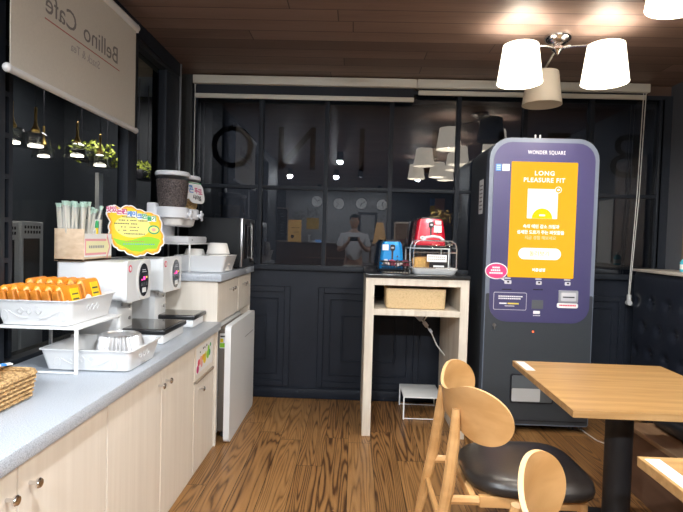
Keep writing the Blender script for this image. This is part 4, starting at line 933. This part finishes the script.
# ------------------------------------------------------------ dining chairs (seat faces +X)
def make_chair(label):
    t = thing('dining_chair', label, 'chair', (0, 0, 0), 'honey plywood dining chairs')
    # seat pad
    def outl(k, z, inset=0):
        pts = []
        for i in range(48):
            a = 2*PI*i/48; c, s = math.cos(a), math.sin(a)
            e = 2/3.4
            x = .235*math.copysign(abs(c)**e, c); hw = .205+.045*(x+.235)/.47
            y = hw*math.copysign(abs(s)**e, s)
            pts.append(V((x*k*1.06+.048, y*k*1.03, z)))
        return pts
    rows = [outl(.90, .418), outl(.985, .425), outl(1.0, .440), outl(.985, .458), outl(.93, .472), outl(.80, .481), outl(.55, .485), outl(.25, .484), outl(.03, .483)]
    b = mb(M['leather']).grid(rows, True)
    for rw in (rows[0], rows[-1]):
        t2 = bmesh.new(); t2.faces.new([t2.verts.new(p) for p in rw]); b._add(t2)
    b.build('seat', None, t, sharp=80)
    b = mb(M['cwood'])
    b.box((-.17, -.195, .372), (.235, -.17, .416), .004).box((-.17, .17, .372), (.235, .195, .416), .004).box((.215, -.19, .372), (.24, .19, .416), .004).box((-.205, -.18, .372), (-.18, .18, .416), .004)
    b.build('seat_rail', None, t)
    # curved butterfly backrest
    R = .335; cxx = R-.270; zc = .728; th = .013; A = math.radians(64)
    ns, nt_ = 48, 12
    def hh(s):
        a = abs(s)
        if a < .62: return .056+(.106-.056)*(.5-.5*math.cos(PI*max(0, a-.08)/.54))
        return .106*math.sqrt(max(0, 1-((a-.62)/.38)**2.2))
    def pt(s, q, off):
        a = s*A; rr = R+off; z = zc+q*max(hh(s), .001)+.008*abs(s)
        lean = -.16*(z-zc)
        return V((cxx-rr*math.cos(a)+lean, rr*math.sin(a), z))
    ss = [math.sin(PI/2*(-1+2*i/ns)) for i in range(ns+1)]
    bm_ = mb(M['cwood'])
    for off in (0, th): bm_.grid([[pt(s, -1+2*j/nt_, off) for j in range(nt_+1)] for s in ss])
    bm_.m(M['cedge'])
    for q in (-1, 1): bm_.grid([[pt(s, q, 0), pt(s, q, th)] for s in ss])
    bmesh.ops.remove_doubles(bm_.bm, verts=bm_.bm.verts, dist=.0004)
    bm_.build('backrest', None, t, sharp=45)
    # legs
    def leg(pts, rs): mb(M['cwood']).tube(pts, .02, 10, rs=rs).build('leg', None, t)
    for sy in (-1, 1):
        leg([(-.362, sy*.215, 0), (-.326, sy*.200, .22), (-.286, sy*.180, .45), (-.268, sy*.165, .62), (-.262, sy*.155, .735)], [.018, .022, .025, .023, .015])
        leg([(.245, sy*.205, 0), (.232, sy*.19, .22), (.222, sy*.182, .40)], [.013, .017, .019])
    mb(M['cwood']).tube([(-.312, -.19, .30), (-.312, .19, .30)], .013, 8).build('stretcher', None, t)
    for sy in (-1, 1): mb(M['cwood']).tube([(-.305, sy*.182, .394), (-.17, sy*.182, .394)], .018, 8).build('side_rail', None, t)
    return t
ch = make_chair('honey plywood dining chair with a black seat, pushed in at the table before the kiosk')
ch.location = (.675, 2.125, 0)
dup(ch, (.683, 1.100, 0), 0, 'nearest honey plywood dining chair, only its backrest wing in view')

# ------------------------------------------------------------ booth bench
bo = thing('booth_bench', 'dark tufted booth bench with a wood seat front along the right wall', 'bench', (2.1, 2.2, 0))
mb(M['booth_shaded']).box((1.60, .6, 0), (1.62, 2.945, .345)).box((1.62, 2.925, 0), (2.30, 2.945, .345)).build('seat_front', None, bo)
mb(M['booth']).box((1.59, .6, .345), (2.30, 2.955, .372), .004).build('seat_board', None, bo)
mb(M['navy']).box((1.715, .6, .373), (2.30, 2.93, .46), .03, 3).build('seat_cushion', None, bo)
bx0, by0, by1, bz0, bz1 = 2.30, .6, 4.245, .0, 1.18
rows = []
btn = []
sp = .20
for i in range(int((by1-by0)/.02)+1):
    y = by0+i*.02; row = []
    for j in range(60):
        z = .02+j*.0196
        d = 9
        if z > .47:
            a = (z-.55)/sp; 
            jj = round(a)
            for q in (jj-1, jj, jj+1):
                zz = .55+q*sp
                if zz < .5 or zz > 1.12: continue
                k = round((y-by0-(sp/2 if q % 2 else 0))/sp); yy = by0+k*sp+(sp/2 if q % 2 else 0)
                d = min(d, math.hypot(y-yy, z-zz))
        dep = .030*math.exp(-(d/.035)**2)
        ed = min(1, (bz1-z)/.05); rnd = .02*(1-math.sqrt(max(0, 1-(1-max(0, ed))**2))) if ed < 1 else 0
        row.append(V((bx0+dep+rnd, y, z)))
    rows.append(row)
b = mb(M['navy']).grid(rows)
b.box((2.322, by0, .02), (2.42, by1-.001, bz1), .006)
b.grid([[rows[-1][0]+V((0, 0, 0)), V((2.33, by1, .02))]]+[[p, V((2.33, by1, p.z))] for p in rows[-1][1:]])
b.grid([[rows[i][-1], V((2.33, rows[i][-1].y, bz1))] for i in range(len(rows))])
for q in range(0, 3):
    zz = .55+q*sp
    for k in range(1, 18):
        yy = by0+k*sp+(sp/2 if q % 2 else 0)
        if yy < by1-.05: b.sph((bx0+.024, yy, zz), .012, (.6, 1, 1), 10)
b.build('backrest', None, bo, sharp=60, recalc=False)
mb(M['ledge']).box((2.285, by0, 1.182), (XR-.002, by1+.005, 1.203), .003).build('ledge', None, bo)
mb(M['booth_shaded']).box((2.43, by0, 0), (XR-.002, by1, 1.181)).build('carcass', None, bo)
b = mb(M['palestrip']).prism([(0, 0), (.05, 0), (.05, .012), (.016, .025), (.010, .12), (0, .125)], .03, (1.600, 2.977, .20), (1, 0, 0), (0, 0, 1)); b.build('bracket', None, bo)
bt = thing('bottle', 'small blue bottle on the ledge above the tufted booth', 'bottle', (2.47, 3.88, 1.203))
mb(M['bottleb']).lathe([(.030, 0), (.032, .004), (.032, .07), (.025, .085), (.012, .098), (.012, .104)], (2.47, 3.88, 1.2035), 24).build('body', None, bt)
mb(M['whitep']).lathe([(.0135, .10), (.0135, .122), (.011, .124)], (2.47, 3.88, 1.2035), 18).build('cap', None, bt)
mb(M['paper']).lathe([(.0325, .02), (.0325, .055)], (2.47, 3.88, 1.2035), 24, cap=False).build('label', None, bt)

# ------------------------------------------------------------ chandeliers
lights = []
def lamp(name, kind, loc, energy, col, size=.03, **k):
    l = bpy.data.lights.new(name, kind); l.energy = energy; l.color = col
    if kind == 'SPOT': l.spot_size = k.get('cone', 2.0); l.spot_blend = .6; l.shadow_soft_size = size
    else: l.shadow_soft_size = size
    o = bpy.data.objects.new(name, l); C.objects.link(o); o.location = loc
    return o
LAMP_E, SPOT_E = 16, 260
def chandelier(cx, cy, ring_, label, off=()):
    t = thing('chandelier', label, 'chandelier', (cx, cy, ZC), 'three-shade ceiling lamps in a row')
    mb(M['chrome']).lathe([(.085, 0), (.085, -.015), (.075, -.03), (.045, -.05), (.02, -.06)], (cx, cy, ZC-.0005), 28).lathe([(.02, -.055), (.038, -.070), (.038, -.085), (.02, -.10), (.012, -.112), (.002, -.12)], (cx, cy, ZC), 24).build('canopy', None, t)
    for i, (x, y) in enumerate(ring_):
        lit = i not in off
        d = V((x-cx, y-cy, 0)); dn = d.normalized(); e = V((x, y, 0))
        mb(M['chrome']).tube([V((cx, cy, ZC-.078))+dn*.03, V((cx, cy, ZC-.085))+dn*(d.length*.35), V((cx, cy, ZC-.105))+dn*(d.length*.7), V((x, y, ZC-.12))], .008, 8).cyl((x, y, 2.48), (x, y, ZC-.12), .012, n=12).build('arm', None, t)
        zt, zb = 2.588, 2.362
        n = 40
        sh = mb(M['shade' if lit else 'shadeoff'])
        for r0, r1 in ((.105, .135), (.103, .133)):
            sh.grid([[V((x+r0*math.cos(2*PI*k/n), y+r0*math.sin(2*PI*k/n), zt)) for k in range(n)], [V((x+r1*math.cos(2*PI*k/n), y+r1*math.sin(2*PI*k/n), zb)) for k in range(n)]], True)
        sh.grid([[V((x+r*math.cos(2*PI*k/n), y+r*math.sin(2*PI*k/n), zb)) for k in range(n)] for r in (.133, .135)], True)
        s_ = sh.build('shade', None, t, recalc=False)
        bb = mb(M['bulb'] if lit else M['whitep']).sph((x, y, 2.46), .03, (1, 1, 1.3), 14).build('bulb', None, s_)
        if lit:
            for dz in (2.415, 2.515): lamp('bulb_light', 'POINT', (x, y, dz), LAMP_E*(1.35 if dz < 2.45 else .55), (1, .945, .86), .03)
chandelier(1.272, 3.37, [(.985, 3.20), (1.483, 3.165), (1.298, 3.69)], 'three-shade chandelier above the kiosk, its rear shade unlit', off=(2,))
chandelier(1.22, 1.90, [(.89, 1.93), (1.30, 2.14), (1.36, 1.60)], 'three-shade chandelier over the dining tables, one shade at the top right corner')
chandelier(1.20, .50, [(.96, .52), (1.25, .80), (1.44, .42)], 'three-shade chandelier behind the camera, seen only as reflections')

# ceiling spotlights
def spotlight(x, y, label, e=1.0, cone=2.2, tilt=(0, 0)):
    t = thing('ceiling_spotlight', label, 'spotlight', (x, y, ZC), 'black cylinder spotlights on the ceiling')
    mb(M['spot']).lathe([(.045, -.13), (.05, -.13), (.05, 0), (.001, 0)], (x, y, ZC-.0005), 24, cap=False).build('housing', None, t)
    mb(M['spotlit']).cyl((x, y, ZC-.122), (x, y, ZC-.118), .024, n=20).build('lens', None, t)
    l = lamp('spotlight_beam', 'SPOT', (x, y, ZC-.135), SPOT_E*e, (.90, .955, 1), .045, cone=cone); l.rotation_euler = (tilt[0], tilt[1], 0)
spotlight(-.25, .75, 'black cylinder spotlight just behind the camera over the aisle', 0.6, 2.7, (.2, -.2))
spotlight(-1.28, -1.26, 'black cylinder spotlight reflected at the left before the bar', 1.0, 2.5, (.6, 0))
spotlight(-.38, -1.26, 'black cylinder spotlight reflected in the middle before the bar', 1.0, 2.5, (.6, 0))
spotlight(.09, -1.26, 'black cylinder spotlight reflected above the person', 1.0, 2.5, (-.5, 0))
spotlight(1.2, -1.26, 'black cylinder spotlight over the side stand behind the camera', 1.0, 2.5, (.6, 0))
spotlight(-.9, -4.1, 'added black cylinder spotlight brightening the left of the clock wall', .5, 2.4, (-.7, 0))  # this one and the next are added to brighten the clock wall
spotlight(.6, -4.1, 'added black cylinder spotlight brightening the right of the clock wall', .5, 2.4, (-.7, 0))

# ------------------------------------------------------------ room behind the camera, seen in the glass
bc = thing('bar_counter', 'dark wood bar counter reflected in the far window', 'counter', (-1.2, -3.2, 0))
mb(M['barwood']).box((-2.7, -3.55, 0), (-.10, -2.95, 1.23)).build('body', None, bc)
mb(M['barwood']).box((-2.75, -3.6, 1.23), (-.06, -2.9, 1.27), .006).build('top', None, bc)
mb(M['bwline']).box((-1.1, -2.95, .92), (-.10, -2.93, .945)).build('trim', None, bc)
t = thing('menu_board', 'framed black menu board standing on the bar, reflected in the glass', 'board', (-1.83, -3.3, 1.27))
mb(M['bframe']).box((-2.11, -3.32, 1.275), (-1.555, -3.29, 2.07)).build('frame', None, t)
b = mb(M['board']).box((-2.085, -3.29, 1.305), (-1.58, -3.286, 2.045)).m(M['icon'])
for k in range(9):
    for i in range(3):
        if random.random() < .8: b.box((-2.04+.15*i, -3.286, 1.40+.065*k), (-1.95+.15*i, -3.2845, 1.408+.065*k))
b.build('board_face', None, t)
t = thing('lit_poster', 'glowing amber poster standing on the bar, reflected in the glass', 'poster', (-1.4, -3.3, 1.27))
mb(M['litpaper']).box((-1.55, -3.31, 1.272), (-1.245, -3.29, 1.79)).build('sheet', None, t); mb(M['barwood']).cyl((-1.45, -3.289, 1.40), (-1.45, -3.284, 1.40), .04, n=16).box((-1.45, -3.289, 1.5), (-1.30, -3.287, 1.51)).box((-1.48, -3.289, 1.6), (-1.30, -3.287, 1.61)).build('print', None, t)
tag(mb(M['photo']).box((-1.72, -5.382, 1.86), (-1.36, -5.36, 2.10)).build('photo_print'), 'grey photo print on the pale wall, reflected above the amber poster', 'picture')
t = thing('poster', 'grey and gold poster on the pale wall left of the clocks, reflected', 'poster', (-1.1, -5.37, 1.7)); mb(M['gold']).box((-1.32, -5.382, 1.62), (-.98, -5.365, 1.93)).build('lower_half', None, t); mb(M['photo']).box((-1.32, -5.382, 1.93), (-.98, -5.365, 2.2)).build('upper_half', None, t)
t = thing('till_display', 'small white and blue lit display on the bar top, reflected', 'display', (-.9, -3.2, 1.27))
mb(M['whitep']).box((-1.07, -3.25, 1.272), (-1.02, -3.15, 1.45)).box((-1.02, -3.25, 1.272), (-.78, -3.15, 1.32)).build('body', None, t); mb(M['bluelit']).box((-.90, -3.152, 1.28), (-.76, -3.145, 1.34)).build('screen', None, t)
for i, (x, z) in enumerate(((-1.044, 2.38), (-.444, 2.335), (.174, 2.355), (.736, 2.335))):
    t = thing('wall_clock', 'round white wall clock, '+['leftmost', 'second from the left', 'third from the left', 'rightmost'][i]+' of the four reflected in the glass', 'clock', (x, -5.36, z), 'wall clocks reflected in the far window')
    mb(M['clockr']).lathe([(.162, 0), (.165, .02), (.155, .035), (.150, .03)], (x, -5.378, z), 36, (0, 1, 0), cap=False).build('rim', None, t)
    mb(M['clockf']).cyl((x, -5.377, z), (x, -5.355, z), .153, n=36).build('dial', None, t)
    b = mb(M['inkk']); a1, a2 = [(.6, 2.2), (2.5, 4.1), (4.4, .4), (1.2, 5.2)][i]
    for a, ln, wd in ((a1, .075, .008), (a2, .12, .006)): b.cyl((x, -5.350, z), (x+ln*math.cos(a), -5.350, z+ln*math.sin(a)), wd, n=6)
    b.build('hand', None, t)
t = thing('picture_frame', 'dark grey picture frame on the pale wall behind the person, reflected', 'frame', (.35, -5.37, 1.7))
b = mb(M['dgrey']); ring(b, .10, .62, 1.3, 2.12, .07, -5.378, -5.35); b.build('frame', None, t)
t = thing('leaning_board', 'honey wood board leaning on the stand, reflected right of the person', 'board', (.5, -1.5, .6))
mb(M['lamplit_wood']).prism([(0, 0), (.28, 0), (.20, .42), (.07, .42)], .02, (.37, -1.45, 1.30), (1, 0, 0), (0, .0, 1)).build('panel', None, t)
t = thing('framed_board', 'framed pale board on the stand, reflected behind the toasters', 'board', (.95, -1.5, 1.3))
mb(M['brown']).box((.82, -1.5, 1.30), (1.14, -1.48, 1.72)).build('panel', None, t); b = mb(M['bframe']); ring(b, .79, 1.16, 1.29, 1.74, .03, -1.50, -1.47); b.build('frame', None, t)
t = thing('side_table', 'dark side stand carrying the boards, reflected at the right', 'table', (.8, -1.5, 0))
mb(M['barwood']).box((.30, -1.75, 1.25), (1.25, -1.40, 1.29), .004).build('top', None, t)
for x in (.33, 1.22):
    for y in (-1.72, -1.43): mb(M['barwood']).box((x-.02, y-.02, 0), (x+.02, y+.02, 1.25)).build('leg', None, t)
t = thing('flower_vase', 'golden dried flowers in a tall vase, reflected above the red toaster', 'vase', (1.72, -1.4, 0))
mb(M['barwood']).lathe([(.09, 0), (.11, .3), (.08, .9), (.06, 1.5), (.065, 1.72)], (1.70, -1.3, 0), 24).build('vase', None, t)
b = mb(M['gold'])
for i in range(60): b.sph((1.70+random.gauss(0, .11), -1.3+random.gauss(0, .08), 1.84+random.gauss(0, .075)), random.uniform(.02, .04), n=8)
b.build('flowers', None, t)
t = thing('wall_poster', 'small colourful poster reflected above the dried flowers', 'poster', (1.72, -5.39, 2.2))
mb(M['blue']).box((2.05, -5.402, 2.35), (2.18, -5.38, 2.55)).m(M['yellow']).box((2.05, -5.402, 2.18), (2.18, -5.38, 2.35)).m(M['peach']).box((2.18, -5.402, 2.18), (2.45, -5.38, 2.55)).build('sheet', None, t)

# ------------------------------------------------------------ beyond the side window
def pendant(x, y, z, k, label):
    t = thing('pendant_lamp', label, 'pendant lamp', (x, y, 3.0), 'glass pendant lamps beyond the side window')
    mb(M['lampglass']).lathe([(.02, .12), (.06, .115), (.088, .09), (.098, .02), (.104, 0)], (x, y, z), 28, cap=False).build('glass_shade', None, t)
    mb(M['brass']).lathe([(.025, .115), (.03, .13), (.016, .16), (.010, .19), (.010, .29), (.004, .295)], (x, y, z), 18).build('cap', None, t)
    mb(M['slot']).tube([(x, y, z+.28), (x, y, 2.999)], .003, 5).build('cord', None, t)
    mb(M['bulb']).cyl((x, y, z+.012), (x, y, z+.022), .055*k, n=20).build('bulb', None, t)
pend = [(-2.3, 3.39, 1.945, 'leftmost glass pendant lamp beyond the side window, half behind the frame'), (-2.3, 3.645, 1.965, 'glass pendant lamp with a tall brass cap beyond the side window'), (-2.9, 4.72, 2.05, 'farther glass pendant lamp just right of the brass-capped one beyond the side window'), (-2.3, 4.20, 1.985, 'glass pendant lamp left under the leafy planter beyond the side window'), (-2.3, 4.58, 1.96, 'glass pendant lamp right under the leafy planter beyond the side window')]
for p in pend: pendant(*p[:3], .9, p[3])
def planter(x, y, z, w, label):
    t = thing('hanging_planter', label, 'plant', (x, y, z), 'leafy planters beyond the side window')
    mb(M['slot']).box((x-.06, y-w/2, z-.10), (x+.06, y+w/2, z+.0), .006).build('trough', None, t)
    b = mb(M['slot'])
    for yy in (y-w*.4, y+w*.4): b.tube([(x, yy, z-.02), (x, yy, 2.999)], .004, 5)
    b.build('hanger', None, t)
    b = mb(M['leaf'])
    for i in range(int(420*w)):
        c = V((x+random.gauss(0, .07), y+random.uniform(-w/2, w/2), z+random.uniform(-.10, .13)*random.random()**.4))
        d = V((random.gauss(0, 1), random.gauss(0, 1), random.gauss(0, 1))).normalized(); e = d.orthogonal().normalized(); s = random.uniform(.016, .032)
        t2 = bmesh.new(); vs = [t2.verts.new(c+q) for q in (d*s, e*s*.45+d*s*.2, -d*s*.8, -e*s*.45+d*s*.2)]; t2.faces.new(vs); b._add(t2)
    b.build('foliage', None, t, recalc=False)
planter(-2.55, 4.98, 2.14, .62, 'leafy green planter hanging beyond the side window')
planter(-2.3, 5.52, 2.05, .30, 'smaller leafy planter seen beyond the window at the far end of the counter')
def cabinet_w(y0, y1, z1, label):
    t = thing('vented_cabinet', label, 'appliance', (-2.4, (y0+y1)/2, 0), 'white vented appliances beyond the side window')
    mb(M['gappl']).box((-2.75, y0, 0), (-2.3, y1, z1), .008).build('body', None, t)
    b = mb(M['slot'])
    n = 6
    for i in range(n):
        for j in range(2):
            y = y0+(y1-y0)*(.12+.78*i/n); b.box((-2.301, y, z1-.05-.035*j), (-2.298, y+(y1-y0)*.07, z1-.03-.035*j))
    b.build('vent_slot', None, t)
    mb(M['bplas']).box((-2.302, y0+.02, z1-.5), (-2.297, y1-.05, z1-.12)).build('dark_door', None, t)
cabinet_w(3.26, 3.47, 1.43, 'white vented appliance beyond the side window, left of the frame bar')
cabinet_w(3.50, 3.75, 1.44, 'white vented appliance beyond the side window, right of the frame bar')
tag(mb(M['cream2']).box((-2.6, 3.24, 1.432), (-2.33, 3.45, 1.58), .03, 3).build('canister'), 'cream rounded canister on the left vented appliance beyond the side window', 'canister')
tag(mb(M['gappl']).box((-2.6, 3.25, 1.585), (-2.36, 3.40, 1.76), .01).build('storage_box'), 'grey storage box on the cream canister beyond the side window', 'box')
tag(mb(M['gappl']).box((-2.64, 5.16, 0), (-2.60, 5.25, 1.98), .004).build('upright_post'), 'pale upright post below the planter beyond the side window', 'post')

# ------------------------------------------------------------ the photographer, seen in the far window
def skin_mesh(name, joints, edges, material, parent, root=0, sub=2):
    me = bpy.data.meshes.new(name); me.from_pydata([j[0] for j in joints], edges, [])
    o = bpy.data.objects.new(name, me); C.objects.link(o)
    md = o.modifiers.new('Skin', 'SKIN'); md.use_smooth_shade = True
    for i, j in enumerate(joints):
        me.skin_vertices[0].data[i].radius = (j[1], j[2] if len(j) > 2 else j[1]); me.skin_vertices[0].data[i].use_root = (i == root)
    s = o.modifiers.new('Sub', 'SUBSURF'); s.levels = sub; s.render_levels = sub
    dg = bpy.context.evaluated_depsgraph_get(); me2 = bpy.data.meshes.new_from_object(o.evaluated_get(dg)); me2.name = name
    bpy.data.objects.remove(o)
    me2.materials.clear(); me2.materials.append(material)
    for p in me2.polygons: p.use_smooth = True
    org = ORG[parent.name] if parent is not None else V((0, 0, 0))
    for v in me2.vertices: v.co -= org
    o = bpy.data.objects.new(name, me2); C.objects.link(o); ORG[o.name] = org
    if parent is not None: o.parent = parent
    return o
PY = -.40
pe = thing('person', 'person in a pale blue shirt and pale trousers holding a phone up with both hands', 'person', (0, PY, 0))
J = [((0, PY, .98), .13, .10), ((0, PY-.01, 1.18), .135, .10), ((0, PY-.02, 1.40), .155, .10), ((0, PY-.01, 1.50), .08, .07), ((0, PY+.005, 1.57), .052, .055),
     ((.19, PY-.02, 1.44), .062), ((.265, PY+.02, 1.17), .046), ((.16, PY+.21, 1.245), .036), ((.082, PY+.325, 1.355), .026),
     ((-.19, PY-.02, 1.44), .062), ((-.265, PY+.02, 1.17), .046), ((-.16, PY+.21, 1.245), .036), ((-.082, PY+.325, 1.355), .026),
     ((.10, PY, .88), .095), ((.11, PY+.02, .50), .062), ((.115, PY-.01, .10), .042), ((-.10, PY, .88), .095), ((-.11, PY+.02, .50), .062), ((-.115, PY-.01, .10), .042),
     ((.13, PY+.12, .04), .035), ((-.13, PY+.12, .04), .035)]
Ed = [(0, 1), (1, 2), (2, 3), (3, 4), (2, 5), (5, 6), (6, 7), (7, 8), (2, 9), (9, 10), (10, 11), (11, 12), (0, 13), (13, 14), (14, 15), (0, 16), (16, 17), (17, 18), (15, 19), (18, 20)]
body = skin_mesh('body', J, Ed, M['skin'], pe)
# head, hands joined into the body mesh
hb = mb(M['skin'])
hz = 1.69
n = 24; rows = []
for i in range(15):
    u = i/14; z = hz-.125+.25*u
    w_ = .078*math.sin(PI*min(1, .10+.86*u)**.8)**.55*(.80+.24*min(1, u*1.6)); d_ = .098*math.sin(PI*min(1, .12+.84*u)**.85)**.55
    rows.append([V((w_*math.cos(2*PI*k/n), PY+.02+d_*math.sin(2*PI*k/n), z)) for k in range(n)])
hb.grid(rows, True)
for rw in (rows[0], rows[-1]):
    t2 = bmesh.new(); t2.faces.new([t2.verts.new(p) for p in rw]); hb._add(t2)
hb.sph((0, PY+.118, hz-.018), .018, (.8, 1.1, 1.5), 10).sph((0, PY+.108, hz+.012), .012, (.8, 1, 1.8), 10)
for s in (-1, 1): hb.sph((s*.080, PY+.015, hz-.005), .028, (.35, .7, 1.15), 10)
# hands: palm, thumb and four curled fingers on the phone's short ends
for s in (-1, 1):
    hb.sph((s*.090, -.048, 1.372), .034, (.5, .75, 1.15), 12)
    for k in range(4):
        zz = 1.402-.019*k; ln = (.95, 1.0, .96, .82)[k]
        hb.tube([(s*.098, -.050, zz), (s*.098, -.018*ln, zz+.004), (s*.088, -.006, zz+.005), (s*(.082-.018*ln), -.004, zz+.004)], .0085, 8, rs=[.0095, .009, .0085, .007])
    hb.tube([(s*.095, -.060, 1.350), (s*.085, -.058, 1.375), (s*.066, -.047, 1.392)], .010, 8, rs=[.012, .0105, .008])
hd = hb.build('head_and_hands', None, pe)
# join the head and hands to the body so that it stays one mesh
bmj = bmesh.new(); bmj.from_mesh(body.data); bmj.from_mesh(hd.data); bmj.to_mesh(body.data); bmj.free()
for p in body.data.polygons: p.use_smooth = True
bpy.data.objects.remove(hd)
b = mb(M['eyew']); 
for s in (-1, 1): b.m(M['eyew']).sph((s*.031, PY+.104, hz+.012), .012, (1, .6, .65), 10).m(M['slot']).sph((s*.031, PY+.111, hz+.012), .006, (1, .5, 1), 8)
b.build('eyes', None, pe)
mb(M['lip']).sph((0, PY+.104, hz-.062), .02, (1.1, .4, .35), 10).build('mouth', None, pe)
hr = mb(M['hair'])
rows = []
for i in range(9):
    u = i/8; a = u*PI/2
    rows.append([V((.090*math.cos(a)*math.cos(2*PI*k/n), PY+.012+.108*math.cos(a)*math.sin(2*PI*k/n)-(.0 if i else .0), hz+.045+.095*math.sin(a)+(.022 if (math.sin(2*PI*k/n) > .2 and i == 0) else (-.05 if (math.sin(2*PI*k/n) < -.2 and i == 0) else 0)))) for k in range(n)])
hr.grid(rows, True).build('hair', None, pe)
SJ = [((0, PY, .93), .155, .125), ((0, PY-.01, 1.18), .155, .12), ((0, PY-.02, 1.40), .17, .115), ((0, PY-.012, 1.50), .09, .085),
      ((.195, PY-.02, 1.435), .078), ((.262, PY+.01, 1.22), .066), ((-.195, PY-.02, 1.435), .078), ((-.262, PY+.01, 1.22), .066)]
skin_mesh('shirt', SJ, [(0, 1), (1, 2), (2, 3), (2, 4), (4, 5), (2, 6), (6, 7)], M['shirt'], pe)
TJ = [((0, PY, .96), .145, .115), ((.10, PY, .86), .108), ((.11, PY+.02, .50), .080), ((.115, PY-.005, .09), .068), ((-.10, PY, .86), .108), ((-.11, PY+.02, .50), .080), ((-.115, PY-.005, .09), .068)]
skin_mesh('trousers', TJ, [(0, 1), (1, 2), (2, 3), (0, 4), (4, 5), (5, 6)], M['trouser'], pe)
b = mb(M['shoe'])
for s in (-1, 1): b.sph((s*.125, PY+.06, .045), .05, (1, 2.6, .9), 14)
b.build('shoe', None, pe)
ph = thing('phone', 'dark phone held level in the hands of the person in the pale blue shirt', 'phone', (0, -.03, 1.38))
mb(M['bplas']).box((-.078, -.034, 1.342), (.078, -.025, 1.418), .006).build('case', None, ph)
mb(M['bgloss']).cyl((.05, -.0255, 1.395), (.05, -.0225, 1.395), .011, n=16).cyl((.05, -.0255, 1.37), (.05, -.0225, 1.37), .011, n=16).build('lens', None, ph)

# added unseen area lights that brighten the spaces beyond the glass
def fill_area(loc, sx, sy, e, col):
    l = bpy.data.lights.new('added_fill_light', 'AREA'); l.shape = 'RECTANGLE'; l.size = sx; l.size_y = sy; l.energy = e; l.color = col
    o = bpy.data.objects.new('added_fill_light', l); C.objects.link(o); o.location = loc
fill_area((.6, 5.4, 2.95), 5.5, .6, 14, (.75, .85, 1))
fill_area((-2.5, 3.6, 2.95), .5, 3.0, 150, (1, .97, .93))
# ------------------------------------------------------------ world and view
wd = bpy.data.worlds.new('World'); bpy.context.scene.world = wd; wd.use_nodes = True
wd.node_tree.nodes['Background'].inputs[0].default_value = (.55, .6, .7, 1); wd.node_tree.nodes['Background'].inputs[1].default_value = .02
vs = bpy.context.scene.view_settings
vs.view_transform = 'Standard'; vs.look = 'None'; vs.exposure = 0.08; vs.gamma = 1; vs.use_curve_mapping = False
